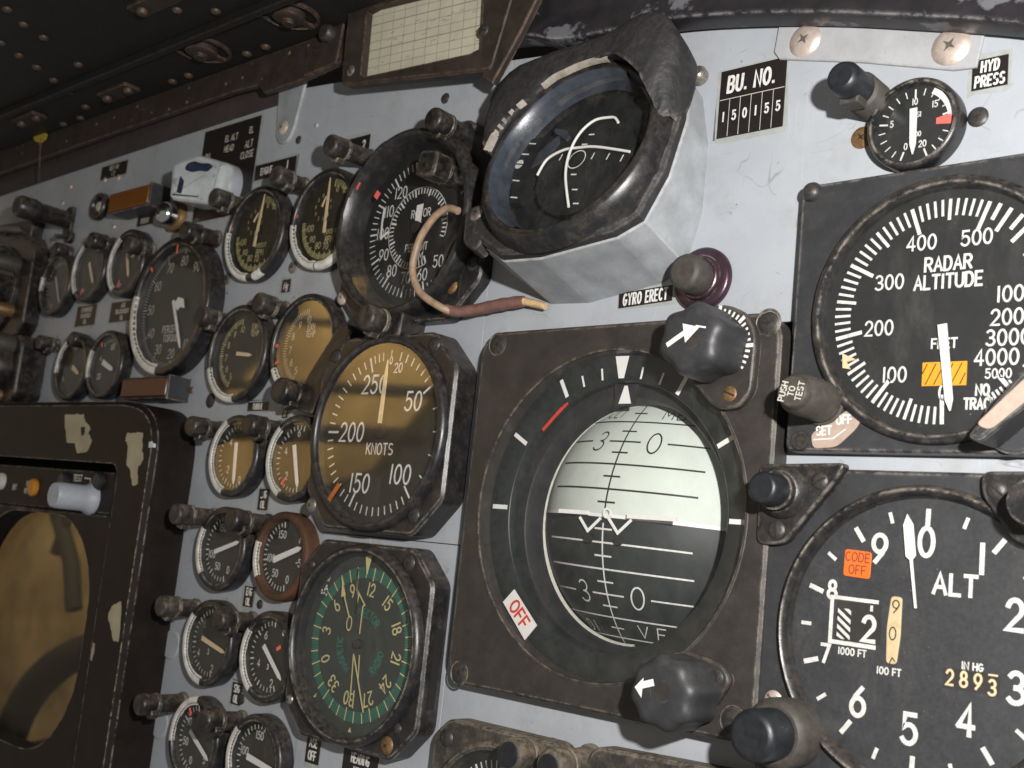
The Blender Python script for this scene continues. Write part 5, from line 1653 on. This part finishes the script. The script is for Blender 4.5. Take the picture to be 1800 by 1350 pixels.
for i in range(34):
    z_ = 30 - i * 5.2 + rnd.uniform(-2, 2)
    l = rnd.uniform(.5, 3.0)
    b.add([(-477.05 - SX - rnd.uniform(0, .4), z_ - SZ, 22.06), (-476.7 - SX, z_ - SZ, 22.0), (-476.7 - SX, z_ - l - SZ, 22.0), (-477.3 - SX, z_ - l - SZ, 22.06)], [[0, 1, 2, 3]])
o = obj('edge_chips', b, 'peeled_cream', sc)
o['kind'] = 'stuff'

# ------------------------------------------------------------------ post lamps
for x, zz, H, lab in [
    (-452, 4.2, 21, 'post lamp between the screen frame and the dark ENG OIL gauge'),
    (-410.6, 3.8, 20, 'post lamp between the dark gauge and the rusty-rimmed gauge'),
    (-456, -36.8, 19, 'post lamp beside the white-edged gauge, against the screen frame'),
    (-412.6, -37.9, 18.5, 'post lamp above the steep-needle gauge and below the rusty gauge'),
    (-455.6, -78.0, 22.5, 'lowest post lamp in front of the screen frame'),
    (-410.6, -78.6, 20, 'lowest post lamp between the two bottom engine gauges'),
    (-456.5, 44.2, 17, 'post lamp above the amber-banded gauge near the frame corner'),
    (-411.5, 44.4, 17.5, 'post lamp above the amber gauge, by the TURBINE placard'),
    (-466, 96.2, 14, 'post lamp between the torque dial and the exhaust temperature dial'),
    (-419.5, 98.4, 15.5, 'post lamp under the Ng placard, between exhaust temperature dials'),
    (-467, 153.8, 15.5, 'post lamp touching the white knob'),
    (-418.2, 156.2, 16.5, 'post lamp over the ENGINE placard'),
    (-372.9, 161.8, 23, 'tall post lamp in front of the placard numbered 2'),
    (-312.7, 160.6, 22, 'tall worn post lamp above the rotor dial rim'),
    (-483, 138.9, 19, 'post lamp above the torque dial'),
    (-542.8, 139, 15, 'post lamp over the red triangle gauge'),
    (-585, 146.8, 14, 'post lamp over the crescent-rimmed gauge'),
    (-634.5, 147.5, 10, 'small post lamp over the dim brown gauge'),
    (-596.7, 92.8, 10, 'small post lamp over the brownish fuel gauge'),
    (-632, 92.8, 12, 'small post lamp beside the dark box with round knob')]:
    post_lamp(x, zz, H, lab, 4.7 if x > -590 else 4.2)
t = post_lamp(-336, 84.4, 23.5, 'bulky post lamp on the top edge of the airspeed dial', 5.2)
obj('lamp_foot', MB().prism(roundpoly([(-7, -6), (9, -6), (10, 5), (-6, 6)], 2), 0, 13, .8), 'lamp_black', t)
t = post_lamp(-393.5, 58.6, 17, 'square-footed post lamp between amber dials and airspeed flange', 5.6)
obj('lamp_arm', MB().prism(roundpoly([(2, -7), (14, -9), (32, 26), (24, 30), (6, 6)], 2), .2, 8.5, .8), 'lamp_black', t)
t = post_lamp(-313.8, 143.4, 20.5, 'stubby dusty-ended lamp in front of the rotor dial face', 5.4, hood=False)
obj('cap_flat', MB().prism(roundpoly([(-5.9, -4.4), (4.6, -5.6), (5.8, 4.2), (-4.4, 5.8)], 2.2), 12.4, 21.0, 1.0), 'lamp_black', t)
t = thing('post_lamp', 'flared lamp with threaded brown base beside the HYD pressure gauge', 'lamp', -144.8, 141.6, 0, 'post lamps standing out from the panel')
obj('threaded_base', MB().lathe([(4.6, 0), (5.6, 1.2)] + [(5.4 + (.35 if i % 2 else 0), 1.5 + i * .55) for i in range(18)] + [(4.4, 12)], 40), 'knob_brown', t)
obj('cap', MB().knob([(4.9, 11.5), (4.9, 20.5), (4.3, 22), (3.4, 22.6)], 36), 'cap_blueblack', t)
obj('light_hood', MB().prism([(-3.4, -3.4), (3.0, -3.6), (2.6, -6.0), (-3.0, -5.8)], 11.5, 17, .5), 'knob_brown', t)
for x, zz, H, lab in [(-242.6, -60.8, 22, 'dust coated post lamp over the lower dial'), (-227, -59.8, 21, 'dust coated lamp with long barrel beside the lower dial lamp')]:
    t = post_lamp(x, zz, H, lab, 5.3, 'lamp_dusty', hood=False)
    obj('lens', MB().knob([(4.0, H - .2), (3.8, H + .25), (3.4, H + .3)], 28), 'cap_blueblack', t)

# ------------------------------------------------------------------ placards
t = placard('black placard BU. NO. 150155 in white between dial hood and strip', -198.8, -175, 140.4, 163.4, [], tilt=0)
b = MB()
text(b, 'BU. NO.', -.6, 6.4, 5.2, 1.0, .31, .60, 0, .05, 2.2)
for i, c in enumerate('150155'):
    text(b, c, -9.9 + i * 3.95, -4.4, 3.0, .58, .31, .62)
obj('lettering', b, 'print_white', t)
b = MB()
b.ribbon([(-11.6, 1.5), (11.6, 1.5)], .25, .31)
for i in range(5):
    b.ribbon([(-7.9 + i * 3.95, 1.3), (-7.9 + i * 3.95, -11.2)], .22, .33)
obj('cell_lines', b, 'print_dim', t)
placard('black placard HYD PRESS in white letters', -117, -107.3, 139.8, 148.6, ['HYD', 'PRESS'], 3.0, .58, .58, .06, 0, dy=4.2, gap=2.2)
placard('narrow black placard GYRO ERECT under the grey wedge case', -232.5, -211.0, 87.0, 92.3, ['GYRO ERECT'], 3.7, .66, .5, .06, -3.0, gap=2.4)
t = placard('tall black placard with faded lettering behind the white knob', -508, -459.5, 150, 198.6, [])
b = MB()
for s, x, y, h in (('EL ALT', 1, 17, 3.0), ('HEAD', 0, 11.5, 3.0), ('DU', -18.5, 10, 3.0), ('ALT', -18.5, 4.5, 3.2), ('EL', 17.5, 18, 3.0), ('ALT', 17, 11, 3.4), ('CLOSE', 16.5, 5.6, 3.2)):
    text(b, s, x, y, h, .55, .31, .8)
obj('lettering', b, 'print_dim', t)
placard('small black two-line placard under the glare shield strip', -612.5, -584, 188.3, 196.2, ['GEN NO', '1 2'], 2.3, .5, .9, ink='print_dim', dy=3.6)
t = placard('black placard ENGINE 1 behind a post lamp', -457.8, -426.4, 165, 172.6, [])
b = MB(); text(b, 'ENGINE', -6.8, 0, 3.2, .5, .31, .62); text(b, '1', 9.5, .5, 3.4, .75, .31, .7)
obj('lettering', b, 'print_white', t)
t = placard('black placard numbered 2 beside the rotor dial', -391, -375, 166.6, 173.8, [])
obj('lettering', text(MB(), '2', 4.5, -.5, 3.4, .7, .31, .7), 'print_white', t)
placard('tiny black placard marked Ng', -424.2, -418, 107.2, 113.2, ['Ng'], 2.9, .5, .66, .05)
placard('black strip placard TURBINE under the exhaust temperature dials', -437.6, -422.4, 53.3, 57.3, ['TURBINE'], 2.4, .4, .56)
placard('tiny black placard fragment below the square-footed lamp', -411, -407.2, 50, 54, ['N'], 2.4, .55, .6)
placard('black ENG OIL placard between amber gauge and rusty gauge', -420, -412.8, 9.6, 18.8, ['ENG', 'OIL'], 2.9, .55, .56, dy=4.4)
placard('black ENG OIL placard below the rusty-rimmed gauge', -421.0, -414.0, -32, -23.3, ['ENG', 'OIL'], 2.9, .55, .56, dy=4.2)
placard('black SDG OIL placard above the bottom engine gauges', -420.4, -413.4, -72.8, -63.8, ['SDG', 'OIL'], 2.9, .55, .56, dy=4.3)
placard('brown-black COMBINED TRANSMISSION OIL placard under the crescent-rimmed gauge', -614.3, -592.6, 102.8, 114.3, ['COMBINED', 'XMISSION', 'OIL'], 2.2, .5, .85, dy=3.4, ink='print_dim')
placard('brown-black MAIN TRANSMISSION OIL placard beside the torque dial', -576.5, -551, 102.8, 113.8, ['AUX', 'TRANSMISSION', 'OIL'], 2.2, .5, .7, dy=3.4, ink='print_dim')
placard('small black PUSH placard below the amber light bar', -563, -547.2, 154.8, 160, ['PUSH R'], 2.6, .5, .62, ink='print_dim')
placard('black ASE OFF placard under the compass dial', -366.0, -357.6, -86.4, -75.6, ['ASE', 'OFF'], 3.2, .6, .62, dy=4.9, h0=.4)
placard('black HEADING HOLD placard under the compass dial, cut by the frame', -343.5, -323.8, -87, -77, ['HEADING', 'HOLD'], 3.3, .62, .56, dy=4.9, h0=.4)

# chips showing bare metal on the panel edge by the frame
obj('bare_patch', MB().prism(q2([(-479.2, 33), (-475.6, 33.3), (-475.8, 35), (-477, 35.3), (-477.4, 36), (-479.6, 35.6)]), 20.6, 22.06), 'chip_grey', sc)

# ------------------------------------------------------------------ what the glasses mirror: an added tan wall and dark bars, shaped for the reflections
def mirror(x, z, Y):
    # a point on the reflected line of sight through panel point (x, z), Y metres out from the panel
    t = (0.3 + Y) / 0.3
    return (x * MM * t, -Y, z * MM * t)
YW = 1.5
wall = [(-372, 146), (-372, 96), (-306, 86), (-306, 66), (-345, 28), (-400, 15), (-478, 10), (-505, -8), (-512, -125), (-720, -150), (-760, -30), (-650, -8), (-600, 12), (-500, 30), (-462, 56), (-418, 82), (-402, 106), (-388, 146)]  # outline of the added wall, shaped to the amber reflections in the dials
vs = [mirror(x, z, YW) for x, z in wall]
me = bpy.data.meshes.new('reflection_wall')
n = len(vs)
me.from_pydata(vs + [(x, y - .05, z) for x, y, z in vs], [], [list(range(n)), list(reversed(range(n, 2 * n)))] + [[i, (i + 1) % n, n + (i + 1) % n, n + i] for i in range(n)])
me.materials.append(M['reflection_wall_tan'])
hw = bpy.data.objects.new('reflection_wall', me)
col.objects.link(hw)
hw['kind'] = 'structure'
hw['label'] = 'added tan stand-in wall mirrored in the gauge glasses'

# dark bars and hoops added to draw dark bands across the mirrored wall
def bar(name, label, pts, r, Y):
    me_ = MB().tube([tuple(c / MM for c in mirror(x, z, Y)) for x, z in pts], r, 10)
    o = obj(name, me_, 'reflection_bar_dark')
    o['label'] = label
    o['category'] = 'reflection bar'
    o['group'] = 'added dark bars mirrored in the glasses'
bar('reflection_rail', 'upper added dark rail mirrored across the KNOTS dial', [(-460, 66), (-400, 63), (-300, 58)], 13, 1.3)
bar('reflection_rail', 'lower added dark rail mirrored across the KNOTS dial', [(-480, 44), (-400, 43), (-300, 41)], 20, 1.3)
bar('reflection_rail', 'added dark rail mirrored across the amber temperature dial', [(-440, 96), (-400, 92), (-360, 88)], 10, 1.3)
bar('reflection_bar', 'thick added dark bar mirrored in the scope glass', [(-592, 2), (-566, -25), (-556, -48)], 22, 1.2)
bar('reflection_bar', 'thin added dark bar mirrored in the scope glass', [(-575, 2), (-585, -22)], 14, 1.2)
bar('reflection_hoop', 'added dark curved hoop mirrored in the scope glass', spline([(-480, -58), (-520, -62), (-560, -75), (-590, -98), (-606, -130)], 5), 40, 1.1)
bar('reflection_hoop', 'added dark lower hoop mirrored in the scope glass', spline([(-480, -112), (-540, -122), (-600, -140)], 5), 70, 1.1)
